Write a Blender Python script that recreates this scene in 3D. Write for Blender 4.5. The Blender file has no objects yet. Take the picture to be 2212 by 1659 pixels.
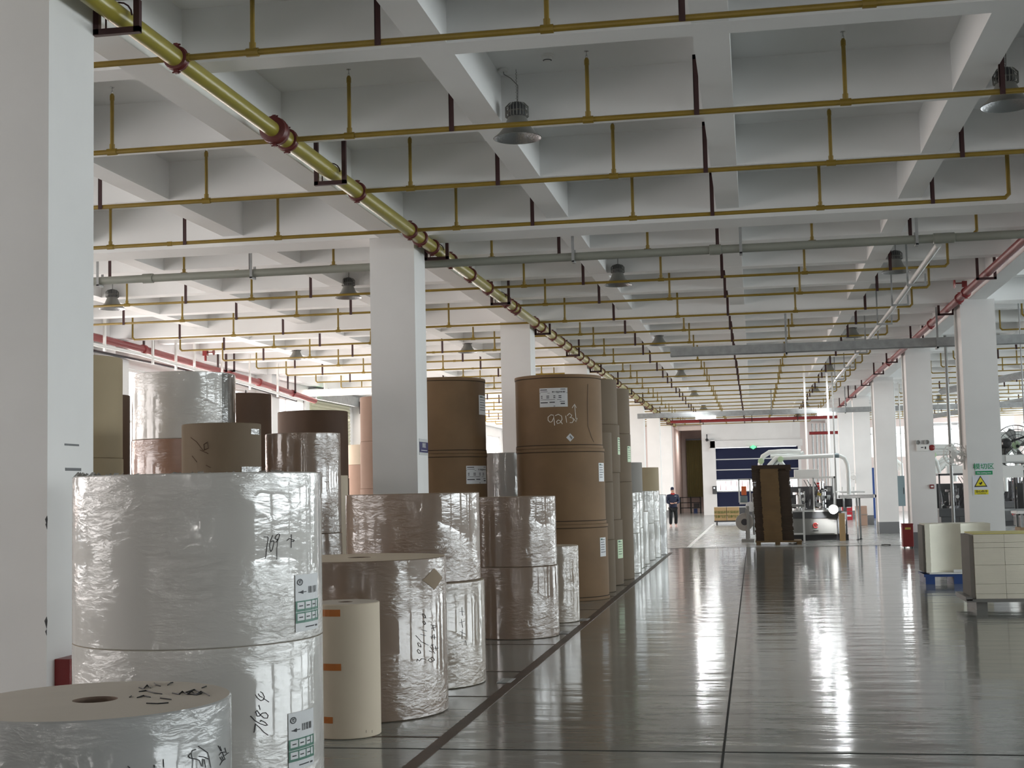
import bpy, math, random
import numpy as np
from mathutils import Vector, Matrix
random.seed(7)
S=bpy.context.scene; COL=S.collection
PI=math.pi
# ---------------------------------------------------------------- camera maths
F,YAW,PIT,ROL,CH=2976.39,.1719,.0764,.0220,1.6
W,H=2212,1659
cy_,sy_=math.cos(YAW),math.sin(YAW);cp_,sp_=math.cos(PIT),math.sin(PIT);cr_,sr_=math.cos(ROL),math.sin(ROL)
def ray(px,py):
    u=(px-W/2)/F;v=(py-H/2)/F
    u,v=u*cr_-v*sr_,u*sr_+v*cr_
    x=u;y=cp_+v*sp_;z=sp_-v*cp_
    return Vector((x*cy_-y*sy_,x*sy_+y*cy_,z))
def un(px,py,X=None,Y=None,Z=None):
    d=ray(px,py)
    t=X/d.x if X is not None else Y/d.y if Y is not None else (Z-CH)/d.z
    return Vector((d.x*t,d.y*t,CH+d.z*t))
def cylpx(xl,xr,py,base=None,Y=None):
    a=ray(xl,py);c=ray(xr,py);a=Vector((a.x,a.y)).normalized();c=Vector((c.x,c.y)).normalized()
    k=1/math.sin(math.acos(max(-1,min(1,a.dot(c))))/2);m=(a+c).normalized()
    if base:
        P=un(*base,Z=0);A=k*k-1;B=-2*k*(P.x*m.x+P.y*m.y);C=P.x**2+P.y**2
        r=(-B+math.sqrt(max(B*B-4*A*C,0)))/(2*A)
    else: r=Y/(k*m.y)
    return r*k*m.x,r*k*m.y,r
cd=bpy.data.cameras.new('camera');cam=bpy.data.objects.new('camera',cd);COL.objects.link(cam);S.camera=cam
cd.sensor_fit='HORIZONTAL';cd.sensor_width=36;cd.lens=36*F/W;cd.clip_start=.05;cd.clip_end=400
fw=Vector((-cp_*sy_,cp_*cy_,sp_));rt=Vector((cy_,sy_,0));up=rt.cross(fw)
r2=rt*cr_-up*sr_*-1; 
# image u' = u cos + v sin  (v down)  ->  right axis of the sensor
R_=rt*cr_-up*sr_;U_=rt*sr_+up*cr_
M=Matrix((( R_.x,U_.x,-fw.x,0),(R_.y,U_.y,-fw.y,0),(R_.z,U_.z,-fw.z,CH),(0,0,0,1)))
cam.matrix_world=M
# ---------------------------------------------------------------- materials
def nt(name):
    m=bpy.data.materials.new(name);m.use_nodes=True;n=m.node_tree;return m,n,n.nodes['Principled BSDF']
def mat(name,c,rough=.6,metal=0,var=0,vs=3,coat=0,emit=None,es=0,spec=.5,bump=0,bs=20):
    m,n,b=nt(name);b.inputs['Base Color'].default_value=(*c,1);b.inputs['Roughness'].default_value=rough
    b.inputs['Metallic'].default_value=metal;b.inputs['Coat Weight'].default_value=coat;b.inputs['Specular IOR Level'].default_value=spec
    b.inputs['Coat Roughness'].default_value=.08
    if emit: b.inputs['Emission Color'].default_value=(*emit,1);b.inputs['Emission Strength'].default_value=es
    if var or bump:
        tc=n.nodes.new('ShaderNodeTexCoord');no=n.nodes.new('ShaderNodeTexNoise');no.inputs['Scale'].default_value=vs;no.inputs['Detail'].default_value=5
        n.links.new(tc.outputs['Object'],no.inputs['Vector'])
        if var:
            r=n.nodes.new('ShaderNodeValToRGB');r.color_ramp.elements[0].position=.3;r.color_ramp.elements[1].position=.7
            r.color_ramp.elements[0].color=(*[x*(1-var) for x in c],1);r.color_ramp.elements[1].color=(*[min(1,x*(1+var)) for x in c],1)
            n.links.new(no.outputs['Fac'],r.inputs['Fac']);n.links.new(r.outputs['Color'],b.inputs['Base Color'])
        if bump:
            n2=n.nodes.new('ShaderNodeTexNoise');n2.inputs['Scale'].default_value=bs;n2.inputs['Detail'].default_value=4
            n.links.new(tc.outputs['Object'],n2.inputs['Vector'])
            bp=n.nodes.new('ShaderNodeBump');bp.inputs['Strength'].default_value=bump;bp.inputs['Distance'].default_value=.01
            n.links.new(n2.outputs['Fac'],bp.inputs['Height']);n.links.new(bp.outputs['Normal'],b.inputs['Normal'])
    return m
def film(name,c,var=.05,crink=1.0,coat=.9):
    """paper tightly wrapped in clear stretch film: creased glossy coat over the paper"""
    m,n,b=nt(name);L=n.links.new
    b.inputs['Base Color'].default_value=(*c,1);b.inputs['Roughness'].default_value=.55
    b.inputs['Coat Weight'].default_value=coat;b.inputs['Coat Roughness'].default_value=.03;b.inputs['Coat IOR'].default_value=1.85
    tc=n.nodes.new('ShaderNodeTexCoord')
    def noise(sc,vec,det=3,dist=0):
        mp=n.nodes.new('ShaderNodeMapping');mp.inputs['Scale'].default_value=vec;L(tc.outputs['Object'],mp.inputs['Vector'])
        t=n.nodes.new('ShaderNodeTexNoise');t.inputs['Scale'].default_value=sc;t.inputs['Detail'].default_value=det;t.inputs['Distortion'].default_value=dist
        L(mp.outputs['Vector'],t.inputs['Vector']);return t.outputs['Fac']
    def mth(op,a,b2):
        x=n.nodes.new('ShaderNodeMath');x.operation=op
        for i,v in enumerate((a,b2)):
            if isinstance(v,(int,float)): x.inputs[i].default_value=v
            else: L(v,x.inputs[i])
        return x.outputs[0]
    fine=noise(11,(1,1,3.2),6,.6);big=noise(2.2,(1,1,1.2),2);stria=noise(3,(2.2,2.2,.15),2)
    mr=n.nodes.new('ShaderNodeMapRange');mr.inputs[1].default_value=.42;mr.inputs[2].default_value=.68;L(big,mr.inputs[0])
    cr=noise(3.2,(1,1.2,3.0),5,.5);cr=mth('POWER',mth('SUBTRACT',1,mth('ABSOLUTE',mth('MULTIPLY',mth('SUBTRACT',cr,.5),3.2),0)),5)
    cr=mth('MULTIPLY',cr,mth('POWER',mr.outputs[0],2))
    h=mth('ADD',mth('ADD',mth('MULTIPLY',fine,mth('ADD',mth('MULTIPLY',mr.outputs[0],1.0),.05)),mth('MULTIPLY',stria,.35)),mth('MULTIPLY',cr,.55))
    bp=n.nodes.new('ShaderNodeBump');bp.inputs['Strength'].default_value=.75*crink;bp.inputs['Distance'].default_value=.018;L(h,bp.inputs['Height'])
    L(bp.outputs['Normal'],b.inputs['Coat Normal'])
    r=n.nodes.new('ShaderNodeValToRGB');r.color_ramp.elements[0].color=(*[x*(1-var) for x in c],1);r.color_ramp.elements[1].color=(*[min(1,x*(1+var)) for x in c],1)
    L(noise(2.5,(1,1,.6),4),r.inputs['Fac']);L(r.outputs['Color'],b.inputs['Base Color'])
    return m
def floor_mat():
    m,n,b=nt('polished_concrete');L=n.links.new
    g=n.nodes.new('ShaderNodeNewGeometry')
    def noise(sc,vec,det=4):
        mp=n.nodes.new('ShaderNodeMapping');mp.inputs['Scale'].default_value=vec;L(g.outputs['Position'],mp.inputs['Vector'])
        t=n.nodes.new('ShaderNodeTexNoise');t.inputs['Scale'].default_value=sc;t.inputs['Detail'].default_value=det;L(mp.outputs['Vector'],t.inputs['Vector']);return t.outputs['Fac']
    r=n.nodes.new('ShaderNodeValToRGB');r.color_ramp.elements[0].position=.3;r.color_ramp.elements[1].position=.7
    r.color_ramp.elements[0].color=(.205,.217,.205,1);r.color_ramp.elements[1].color=(.26,.275,.26,1)
    L(noise(.9,(1,1,1),6),r.inputs['Fac']);L(r.outputs['Color'],b.inputs['Base Color'])
    q=n.nodes.new('ShaderNodeMapRange');q.inputs[3].default_value=.07;q.inputs[4].default_value=.14;L(noise(1.3,(1,2.5,1),4),q.inputs[0]);L(q.outputs[0],b.inputs['Roughness'])
    bp=n.nodes.new('ShaderNodeBump');bp.inputs['Strength'].default_value=.8;bp.inputs['Distance'].default_value=.010
    L(noise(1.5,(.55,1.9,1),4),bp.inputs['Height']);L(bp.outputs['Normal'],b.inputs['Normal'])
    b.inputs['Specular IOR Level'].default_value=.75
    return m
def glassmat():
    m=bpy.data.materials.new('window_glass');m.use_nodes=True;n=m.node_tree;n.nodes.clear()
    o=n.nodes.new('ShaderNodeOutputMaterial');t=n.nodes.new('ShaderNodeBsdfTransparent');g=n.nodes.new('ShaderNodeBsdfGlossy');x=n.nodes.new('ShaderNodeMixShader')
    g.inputs['Roughness'].default_value=.03;x.inputs[0].default_value=.06
    n.links.new(t.outputs[0],x.inputs[1]);n.links.new(g.outputs[0],x.inputs[2]);n.links.new(x.outputs[0],o.inputs[0]);return m
K={}
K['white']=mat('white_paint',(.74,.735,.725),.75,var=.03,vs=1.5)
K['ceil']=mat('ceiling_paint',(.87,.875,.87),.8,var=.03,vs=.8)
K['band']=mat('grey_band_paint',(.16,.165,.17),.6)
K['floor']=floor_mat()
K['lfloor']=mat('pale_far_floor',(.36,.37,.36),.2,var=.08,vs=2)
K['yellow']=mat('yellow_pipe_paint',(.25,.165,.02),.38,var=.12,vs=4)
K['yellowL']=mat('yellow_main_paint',(.30,.255,.04),.3,var=.08,vs=3,spec=.6)
K['red']=mat('red_pipe_paint',(.23,.026,.027),.35)
K['rust']=mat('dark_red_oxide',(.04,.010,.011),.5)
K['clamp']=mat('oxide_red_coupling',(.11,.017,.015),.4)
K['greyp']=mat('grey_pvc',(.24,.25,.215),.4)
K['galv']=mat('galvanised_steel',(.30,.31,.31),.45,.3,var=.15,vs=8)
K['steel']=mat('brushed_steel',(.6,.6,.6),.25,1)
K['dsteel']=mat('dark_steel',(.05,.05,.055),.4,.6)
K['black']=mat('black_plastic',(.015,.015,.017),.4)
K['dgrey']=mat('dark_grey',(.06,.062,.065),.5)
K['mgrey']=mat('machine_grey',(.21,.21,.20),.4)
K['lgrey']=mat('light_grey',(.55,.56,.55),.45)
K['wplas']=mat('white_plastic',(.8,.8,.78),.4)
K['refl']=mat('faceted_reflector',(.6,.6,.62),.22,1,bump=.5,bs=60)
K['brick']=mat('orange_board',(.45,.2,.08),.7)
K['glass']=glassmat()
K['shade']=mat('grey_enamel',(.2,.2,.185),.4)
K['gunm']=mat('gunmetal',(.09,.09,.095),.35,.5)
K['navy']=mat('navy_paint',(.005,.009,.040),.85)
K['blue']=mat('blue_plastic',(.02,.06,.22),.45)
K['lampon']=mat('lit_lamp',(1,1,1),.5,emit=(.92,.97,1),es=40)
K['work']=mat('lit_work_lamp',(1,1,1),.5,emit=(1,.95,.85),es=400)
K['tube']=mat('pale_glow',(1,1,1),.5,emit=(.95,1,1),es=25)
K['green']=mat('lit_exit_green',(.1,.8,.25),.5,emit=(.1,.9,.25),es=1.6)
K['kraft']=mat('kraft_paper',(.195,.118,.058),.75,var=.1,vs=2.2,bump=.15,bs=5)
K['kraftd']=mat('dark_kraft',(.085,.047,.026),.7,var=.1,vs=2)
K['kraftg']=mat('dull_kraft',(.145,.105,.065),.75,var=.06,vs=2)
K['beige']=mat('beige_board',(.34,.27,.165),.7,var=.05,vs=2)
K['cream']=mat('cream_paper',(.55,.47,.36),.7,var=.04,vs=2)
K['pinkk']=mat('pinkish_kraft',(.36,.24,.18),.75,var=.05,vs=2)
K['fwhite']=film('filmed_white_paper',(.46,.44,.41))
K['fgrey']=film('filmed_grey_paper',(.36,.36,.35))
K['fkraft']=film('filmed_kraft_paper',(.175,.115,.075),crink=.7,coat=.85)
K['ftan']=film('filmed_tan_paper',(.25,.195,.14),crink=.8)
K['fdark']=film('filmed_dark_brown',(.05,.042,.03),crink=.6)
K['fred']=film('filmed_red_brown_paper',(.25,.13,.085))
K['fpale']=film('filmed_pale_paper',(.34,.335,.30),crink=.7)
K['top']=mat('roll_end_paper',(.50,.455,.39),.8,var=.04,vs=3,bump=.1,bs=60)
K['crimp']=mat('dark_crease',(.025,.015,.009),.9)
K['core']=mat('core_cardboard',(.16,.11,.08),.8)
K['ink']=mat('black_ink',(.015,.015,.018),.6)
K['chalk']=mat('chalk_white',(.75,.72,.66),.8)
K['tanp']=mat('bare_tan_paper',(.24,.18,.12),.8)
K['tape']=mat('orange_tape',(.42,.13,.02),.35)
K['sticker']=mat('white_sticker',(.62,.63,.64),.5)
K['sgreen']=mat('sticker_green',(.05,.16,.11),.5)
K['gsticker']=mat('pale_green_sticker',(.5,.66,.42),.5)
K['line']=mat('brown_floor_tape',(.075,.045,.03),.45,var=.3,vs=3)
K['joint']=mat('floor_joint',(.02,.02,.02),.7)
K['wline']=mat('white_floor_paint',(.65,.66,.62),.4)
K['creamw']=mat('cream_cup_board',(.86,.83,.70),.55,var=.03,vs=4)
K['yelw']=mat('yellow_top_sheet',(.72,.66,.25),.6)
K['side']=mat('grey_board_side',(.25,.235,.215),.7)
K['signg']=mat('sign_green',(.02,.30,.12),.4)
K['signy']=mat('sign_yellow',(.80,.70,.03),.4)
K['signw']=mat('sign_white',(.72,.74,.80),.4)
K['signb']=mat('sign_blue',(.012,.015,.11),.35)
K['cab']=mat('cable_cabinet_blue_grey',(.19,.25,.27),.5)
K['redc']=mat('cabinet_red',(.20,.015,.015),.35)
K['redp']=mat('bright_red_plastic',(.38,.02,.03),.4)
K['shadeboard']=mat('shaded_corrugated_board',(.03,.018,.009),.8,var=.2,vs=3)  # board coloured darker to stand for shade on the stack's sides
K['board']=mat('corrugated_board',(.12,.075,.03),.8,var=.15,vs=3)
K['carton']=mat('carton_board',(.40,.27,.13),.75)
K['cgreen']=mat('carton_green_print',(.10,.14,.03),.7)
K['wood']=mat('pallet_wood',(.30,.2,.11),.7,var=.2,vs=6)
K['curtain']=mat('olive_strip_curtain',(.11,.095,.035),.5)
K['shutter']=mat('cream_shutter',(.50,.49,.36),.5)
K['skin']=mat('skin',(.55,.33,.25),.55)
K['jacket']=mat('navy_jacket',(.012,.016,.045),.7)
K['trouser']=mat('black_trousers',(.008,.008,.01),.8)
K['scarf']=mat('red_scarf',(.45,.03,.03),.8)
K['shoe']=mat('pale_pink_shoe',(.62,.45,.42),.6)
K['pinkw']=mat('pinkish_wall_paint',(.66,.56,.53),.75)
K['hose']=mat('white_hose',(.75,.78,.76),.35)
K['redm']=mat('red_machine_part',(.5,.03,.03),.4)
K['orange']=mat('orange_machine_part',(.7,.16,.05),.4)
K['brass']=mat('brass',(.5,.4,.1),.3,.8)
K['brickw']=mat('brown_building',(.42,.22,.15),.8)
# ---------------------------------------------------------------- geometry
def origin(p):
    o=Vector((0,0,0))
    while p: o=o+Vector(p.location);p=p.parent
    return o
class MB:
    def __init__(s): s.v=[];s.f=[];s.m=[]
    def _add(s,vs,fs,mi): 
        b=len(s.v);s.v+=[Vector(v) for v in vs];s.f+=[tuple(i+b for i in f) for f in fs];s.m+=[mi]*len(fs);return s
    def box(s,x0,x1,y0,y1,z0,z1,mi=0,rot=0):
        x0,x1=min(x0,x1),max(x0,x1);y0,y1=min(y0,y1),max(y0,y1);z0,z1=min(z0,z1),max(z0,z1)
        v=[(x,y,z) for z in (z0,z1) for x,y in ((x0,y0),(x1,y0),(x1,y1),(x0,y1))]
        if rot:
            c=Vector(((x0+x1)/2,(y0+y1)/2,0));R=Matrix.Rotation(rot,3,'Z');v=[R@(Vector(q)-c)+c for q in v]
        return s._add(v,[(3,2,1,0),(4,5,6,7),(0,1,5,4),(1,2,6,5),(2,3,7,6),(3,0,4,7)],mi)
    def tube(s,pts,r,n=8,mi=0,caps=True,rr=None):
        pts=[Vector(p) for p in pts];vs=[];fs=[];N=len(pts)
        d0=(pts[1]-pts[0]).normalized();ref=Vector((0,0,1)) if abs(d0.z)<.9 else Vector((1,0,0))
        a=d0.cross(ref).normalized()
        for i,p in enumerate(pts):
            if i==0:d=d0
            elif i==N-1:d=(pts[i]-pts[i-1]).normalized()
            else:
                d=((pts[i]-pts[i-1]).normalized()+(pts[i+1]-pts[i]).normalized())
                d=d.normalized() if d.length>1e-6 else (pts[i+1]-pts[i]).normalized()
            a=(a-d*a.dot(d));a=a.normalized() if a.length>1e-6 else d.orthogonal().normalized()
            b=d.cross(a);q=rr[i] if rr else r
            if 0<i<N-1:
                c=d.dot((pts[i]-pts[i-1]).normalized());q=q/max(c,.6)
            vs+=[p+(a*math.cos(2*PI*k/n)+b*math.sin(2*PI*k/n))*q for k in range(n)]
        for i in range(N-1):
            for k in range(n): fs.append((i*n+k,i*n+(k+1)%n,(i+1)*n+(k+1)%n,(i+1)*n+k))
        if caps: fs+=[tuple(range(n-1,-1,-1)),tuple((N-1)*n+k for k in range(n))]
        return s._add(vs,fs,mi)
    def lathe(s,c,prof,n=32,mi=0,axis='Z',mis=None):
        vs=[];fs=[];c=Vector(c);N=len(prof)
        for r,h in prof:
            for k in range(n):
                a=2*PI*k/n;x,y=r*math.cos(a),r*math.sin(a)
                vs.append(c+(Vector((x,y,h)) if axis=='Z' else Vector((x,h,y)) if axis=='Y' else Vector((h,x,y))))
        b=len(s.v);s.v+=vs
        for i in range(N-1):
            for k in range(n):
                s.f.append((b+i*n+k,b+i*n+(k+1)%n,b+(i+1)*n+(k+1)%n,b+(i+1)*n+k));s.m.append(mis[i] if mis else mi)
        if prof[0][0]>1e-6: s.f.append(tuple(b+k for k in range(n-1,-1,-1)));s.m.append(mis[0] if mis else mi)
        if prof[-1][0]>1e-6: s.f.append(tuple(b+(N-1)*n+k for k in range(n)));s.m.append(mis[-1] if mis else mi)
        return s
    def prism(s,poly,z0,z1,mi=0):
        n=len(poly);v=[(x,y,z0) for x,y in poly]+[(x,y,z1) for x,y in poly]
        return s._add(v,[tuple(range(n-1,-1,-1)),tuple(range(n,2*n))]+[(i,(i+1)%n,n+(i+1)%n,n+i) for i in range(n)],mi)
    def quad(s,a,b,c,d,mi=0): return s._add([a,b,c,d],[(0,1,2,3)],mi)
    def build(s,name,mats,parent=None,smooth=None,bevel=0):
        me=bpy.data.meshes.new(name);o0=origin(parent);me.from_pydata([tuple(v-o0) for v in s.v],[],s.f)
        mats=mats if isinstance(mats,(list,tuple)) else [mats]
        for m in mats: me.materials.append(K[m])
        me.polygons.foreach_set('material_index',[min(i,len(mats)-1) for i in s.m])
        me.validate();me.update()
        if smooth:
            me.polygons.foreach_set('use_smooth',[True]*len(me.polygons))
            try: me.set_sharp_from_angle(angle=math.radians(smooth))
            except Exception: pass
        o=bpy.data.objects.new(name,me);COL.objects.link(o);o.parent=parent
        if bevel:
            b=o.modifiers.new('b','BEVEL');b.width=bevel;b.segments=2;b.limit_method='ANGLE'
        return o
def tag(o,label=None,cat=None,group=None,kind=None):
    if label:o['label']=label
    if cat:o['category']=cat
    if group:o['group']=group
    if kind:o['kind']=kind
    return o
def empty(name,loc,label,cat,group=None):
    o=bpy.data.objects.new(name,None);o.empty_display_size=.1;COL.objects.link(o);o.location=loc;return tag(o,label,cat,group)
def copytree(o,parent=None):
    c=o.copy();COL.objects.link(c);c.parent=parent
    for ch in list(o.children): copytree(ch,c)
    return c
def text(s,loc,size,m,parent,name='lettering',rot=(PI/2,0,0),sx=1,ext=.001,align='CENTER'):
    cu=bpy.data.curves.new(name,'FONT');cu.body=s;cu.size=size;cu.align_x=align;cu.align_y='CENTER';cu.extrude=ext;cu.offset=size*.012;cu.materials.append(K[m])
    t=bpy.data.objects.new('tmp',cu);COL.objects.link(t);me=bpy.data.meshes.new_from_object(t.evaluated_get(bpy.context.evaluated_depsgraph_get()));bpy.data.objects.remove(t);bpy.data.curves.remove(cu)
    o=bpy.data.objects.new(name,me);COL.objects.link(o);o.parent=parent;o.location=Vector(loc)-origin(parent);o.rotation_euler=rot;o.scale=(sx,1,1);return o
def struct(o): o['kind']='structure';return o
ORD=['nearest','second nearest','third nearest','fourth nearest','fifth nearest','sixth nearest','seventh nearest','eighth nearest','ninth nearest','tenth nearest','eleventh nearest','twelfth nearest','thirteenth nearest','fourteenth nearest','fifteenth nearest','sixteenth nearest','seventeenth nearest','eighteenth nearest','nineteenth nearest','twentieth nearest','twenty-first nearest','twenty-second nearest','twenty-third nearest','twenty-fourth nearest','twenty-fifth nearest','twenty-sixth nearest','twenty-seventh nearest','farthest']
# ---------------------------------------------------------------- room grid
BAY=9.118;PY=[7.557+BAY*k for k in range(-2,8)]      # fronts of the pillar rows
PW=.575;SOF=4.80;SOF2=4.93;SLAB=5.36
LX=-4.395;RX=4.03;WLX=-12.83;Y0,Y1=-10.7,76.0;XR=20.9
MAINX=[WLX,LX,RX,12.46,XR]
SECX=[-10.72,-8.6,-6.5,-2.28,-.2,1.93,6.14,8.25,10.35,14.6,16.7,18.8]
BOPS=[(-9.5,-9.2),(-6.0,-5.75),(-2.2,-1.95),(.6,.85),(4.6,4.9),(9,9.3)]
def build_room():
    g=MB();g.box(-13.3,XR+.3,Y0,90,-.2,0,0);struct(g.build('floor','floor'))
    g=MB();g.box(-13.3,XR+.3,Y0,90,SLAB,SLAB+.25)
    for x in MAINX: g.box(x-.155,x+.155,Y0,90,SOF,SLAB+.01)
    for x in SECX: g.box(x-.135,x+.135,Y0,90,SOF2+.003,SLAB+.01)
    ys=PY+[PY[-1]+BAY]
    for y in ys:
        g.box(-13.2,XR,y,y+PW,SOF+.003,SLAB+.012)
        for j in (1,2,3): g.box(-13.2,XR,y+2.28*j,y+2.28*j+.27,SOF2,SLAB+.011)
    struct(g.build('ceiling','ceil'))
    # back wall (behind the camera)
    
    # left wall with window openings
    def holes(name,axis,at,th,a0,a1,ops,m):
        g=MB();a=a0
        def b(p,q,z0,z1):
            if q-p<1e-3:return
            if axis=='Y': g.box(at,at+th,p,q,z0,z1)
            else: g.box(p,q,at,at+th,z0,z1)
        for (p,q,z0,z1) in ops:
            b(a,p,0,SLAB)
            b(p,q,z1,SLAB)
            if z0>0: b(p,q,0,z0)
            a=q
        b(a,a1,0,SLAB);return struct(g.build(name,m))
    ops=[]
    for y in PY[1:]:
        if 39<y+1.2<44.5 or 30<y<37: pass
        for (p,q) in ((y+1.0,y+4.2),(y+5.1,y+8.6)):
            if p<45 and q>39.2: continue
            if q<Y1: ops.append((p,q,1.1,4.35))
    ops.append((39.5,43.6,0,4.45));ops.sort()
    holes('wall_left','Y',-13.3,.28,Y0,90,ops,'white')
    n=1
    for (p,q,z0,z1) in ops:
        if z0==0: continue
        w=bpy.data.objects.new('window_%d'%n,None);COL.objects.link(w);w.location=(-13.1,(p+q)/2,z0);struct(w)
        g=MB()
        for (a,b_,c,d) in ((p,q,z0,z0+.06),(p,q,z1-.06,z1),(p,p+.06,z0,z1),(q-.06,q,z0,z1),((p+q)/2-.03,(p+q)/2+.03,z0,z1),(p,q,3.2,3.25)):
            g.box(-13.14,-13.07,a,b_,c,d)
        g.build('window_frame','wplas',w)
        g=MB();g.box(-13.11,-13.10,p+.05,q-.05,z0+.05,z1-.05);g.build('pane','glass',w);n+=1
    bops=[(p,q,1.0,4.5) for p,q in BOPS]
    holes('wall_back','X',Y0-.3,.3,-13.3,XR+.3,bops,'white')
    for (p,q,z0,z1) in bops:
        w=bpy.data.objects.new('window_%d'%n,None);COL.objects.link(w);w.location=((p+q)/2,Y0-.1,z0);struct(w)
        g=MB()
        for (a,b_,c,d) in ((p,q,z0,z0+.05),(p,q,z1-.05,z1),(p,p+.05,z0,z1),(q-.05,q,z0,z1),(p,q,2.7,2.75)): g.box(a,b_,Y0-.16,Y0-.1,c,d)
        g.build('window_frame','wplas',w);g=MB();g.box(p,q,Y0-.135,Y0-.125,z0,z1);g.build('pane','glass',w);n+=1
    # right wall with big openings
    ops=[(y+1.0,y+8.6,1.0,4.5) for y in PY[1:] if y+8.6<76]
    holes('wall_right','Y',XR+.02,.28,Y0,90,ops,'white')
    for (p,q,z0,z1) in ops:
        w=bpy.data.objects.new('window_%d'%n,None);COL.objects.link(w);w.location=(XR+.1,(p+q)/2,z0);struct(w)
        g=MB()
        for k in range(5):
            a=p+(q-p)*k/4;g.box(XR+.12,XR+.18,a-.04,a+.04,z0,z1)
        g.box(XR+.12,XR+.18,p,q,z0,z0+.06);g.box(XR+.12,XR+.18,p,q,z1-.06,z1);g.box(XR+.12,XR+.18,p,q,3.2,3.26);g.build('window_frame','wplas',w)
        g=MB();g.box(XR+.145,XR+.155,p,q,z0,z1);g.build('pane','glass',w);n+=1
    # end wall: recess on the left, door wall, window wall on the right
    g=MB();g.box(-13.2,-4.25,76,76.25,0,SLAB);g.box(-4.5,-4.25,76.25,84,0,SLAB);g.box(-4.25,-2.45,84,84.2,0,SLAB)
    g.box(-2.7,-2.45,75.0,84,0,SLAB);struct(g.build('wall_recess','pinkw'))
    g=MB();dz=3.62
    g.box(-2.7,-1.98,74.8,75.0,0,SLAB);g.box(-1.98,2.35,74.8,75,dz,SLAB);g.box(2.35,2.5,74.8,75.0,0,SLAB);struct(g.build('wall_door','white'))
    holes('wall_end','X',76.0,.25,2.5,XR,[(5.2,8.3,2.9,4.5),(9.0,13.2,3.35,4.65),(14,18,1.2,4.6)],'pinkw')
    for (a,b_,z0,z1) in ((5.2,8.3,2.9,4.5),(9.0,13.2,3.35,4.65),(14,18,1.2,4.6)):
        w=bpy.data.objects.new('window_%d'%n,None);COL.objects.link(w);w.location=((a+b_)/2,76.1,z0);struct(w)
        g=MB()
        for k in range(4):
            x=a+(b_-a)*k/3;g.box(x-.03,x+.03,76.08,76.16,z0,z1)
        g.box(a,b_,76.08,76.16,z1-.4,z1-.34);g.build('window_frame','wplas',w)
        g=MB();g.box(a,b_,76.11,76.12,z0,z1);g.build('pane','glass',w);n+=1
    # door wall side return
    g=MB();g.box(2.3,2.5,75.0,76.0,0,SLAB);struct(g.build('wall_return','white'))
    # blue sectional door
    d=bpy.data.objects.new('door_1',None);COL.objects.link(d);d.location=(0,74.9,0);struct(d)
    g=MB()
    for (z0,z1) in ((2.98,3.56),(2.42,2.93),(1.88,2.37),(.42,1.22)): g.box(-1.98,2.35,74.86,74.92,z0,z1)
    g.build('door_panel','navy',d)
    g=MB()
    for z in (2.93,2.37,1.82,1.22,.38): g.box(-1.98,2.35,74.85,74.93,z,z+.055)
    g.build('door_rail','lgrey',d)
    g=MB();g.box(-1.9,2.3,74.88,74.9,1.27,1.83);o=g.build('door_window','glass',d)
    g=MB();g.box(-1.98,2.35,74.86,74.92,0,.38);g.build('bottom_seal','dgrey',d)
    g=MB();g.box(-2.25,2.6,74.6,74.8,3.58,3.95,0);g.box(-2.25,-2.0,74.6,74.8,3.4,4.0,0);g.build('door_hood','white',d)
    g=MB()
    for k in range(14): g.box(-1.8+.29*k,-1.77+.29*k,74.865,74.88,1.3,1.8)
    g.build('window_bar','redp',d)
build_room()
# ---------------------------------------------------------------- pillars
RYF=25.47
def pillars():
    def pil(x0,y0,w,label,base=True,m='white'):
        o=empty('concrete_pillar',(x0+w/2,y0+w/2,0),label,'pillar','concrete pillars carrying the ceiling')
        g=MB();g.box(x0,x0+w,y0,y0+w,0,SOF);g.build('shaft',m,o)
        g=MB();g.box(x0-.004,x0+w+.004,y0-.004,y0+w+.004,0,.36 if base else .3);g.build('painted_base_band','band',o)
        return o
    L=['white pillar filling the left edge of the picture','white pillar with the small blue sign behind the wrapped rolls','white pillar standing behind the tall brown roll stacks','white pillar hidden behind the tallest kraft roll stack','far white pillar just right of the grey roll stacks','white pillar next behind the far lit pillar','pinkish white pillar beside the person in navy','last white pillar at the dark recess']
    P=[]
    for k,l in enumerate(L): P.append(pil(-4.683,7.557+BAY*k,PW,l))
    L=['white pillar just outside the right of the frame','white pillar carrying the green and yellow signs','white pillar with the twin-head emergency light','grey-shaded pillar beside the blue-grey cabinet','white pillar third beyond the signed pillar','white pillar behind the conveyor','far white pillar of the right row by the tall pipes']
    Q=[]
    for k,l in enumerate(L): Q.append(pil(3.73,RYF+9.118*(k-1),.595,l))
    for j,x in enumerate((12.46,)):
        for k in range(2,8): pil(x-.3,7.557+BAY*k,.6,'white pillar in the next row to the right, '+ORD[k-2])
    for k in range(1,8):
        g=empty('wall_pilaster',(-12.75,7.557+BAY*k+.3,0),'white wall pilaster between the left windows, '+ORD[k-1],'pilaster','pilasters on the left wall')
        MB().box(-13.02,-12.55,7.557+BAY*k,7.557+BAY*k+.6,0,SOF).build('shaft','white',g)
    return P,Q
PL,PR=pillars()
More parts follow.
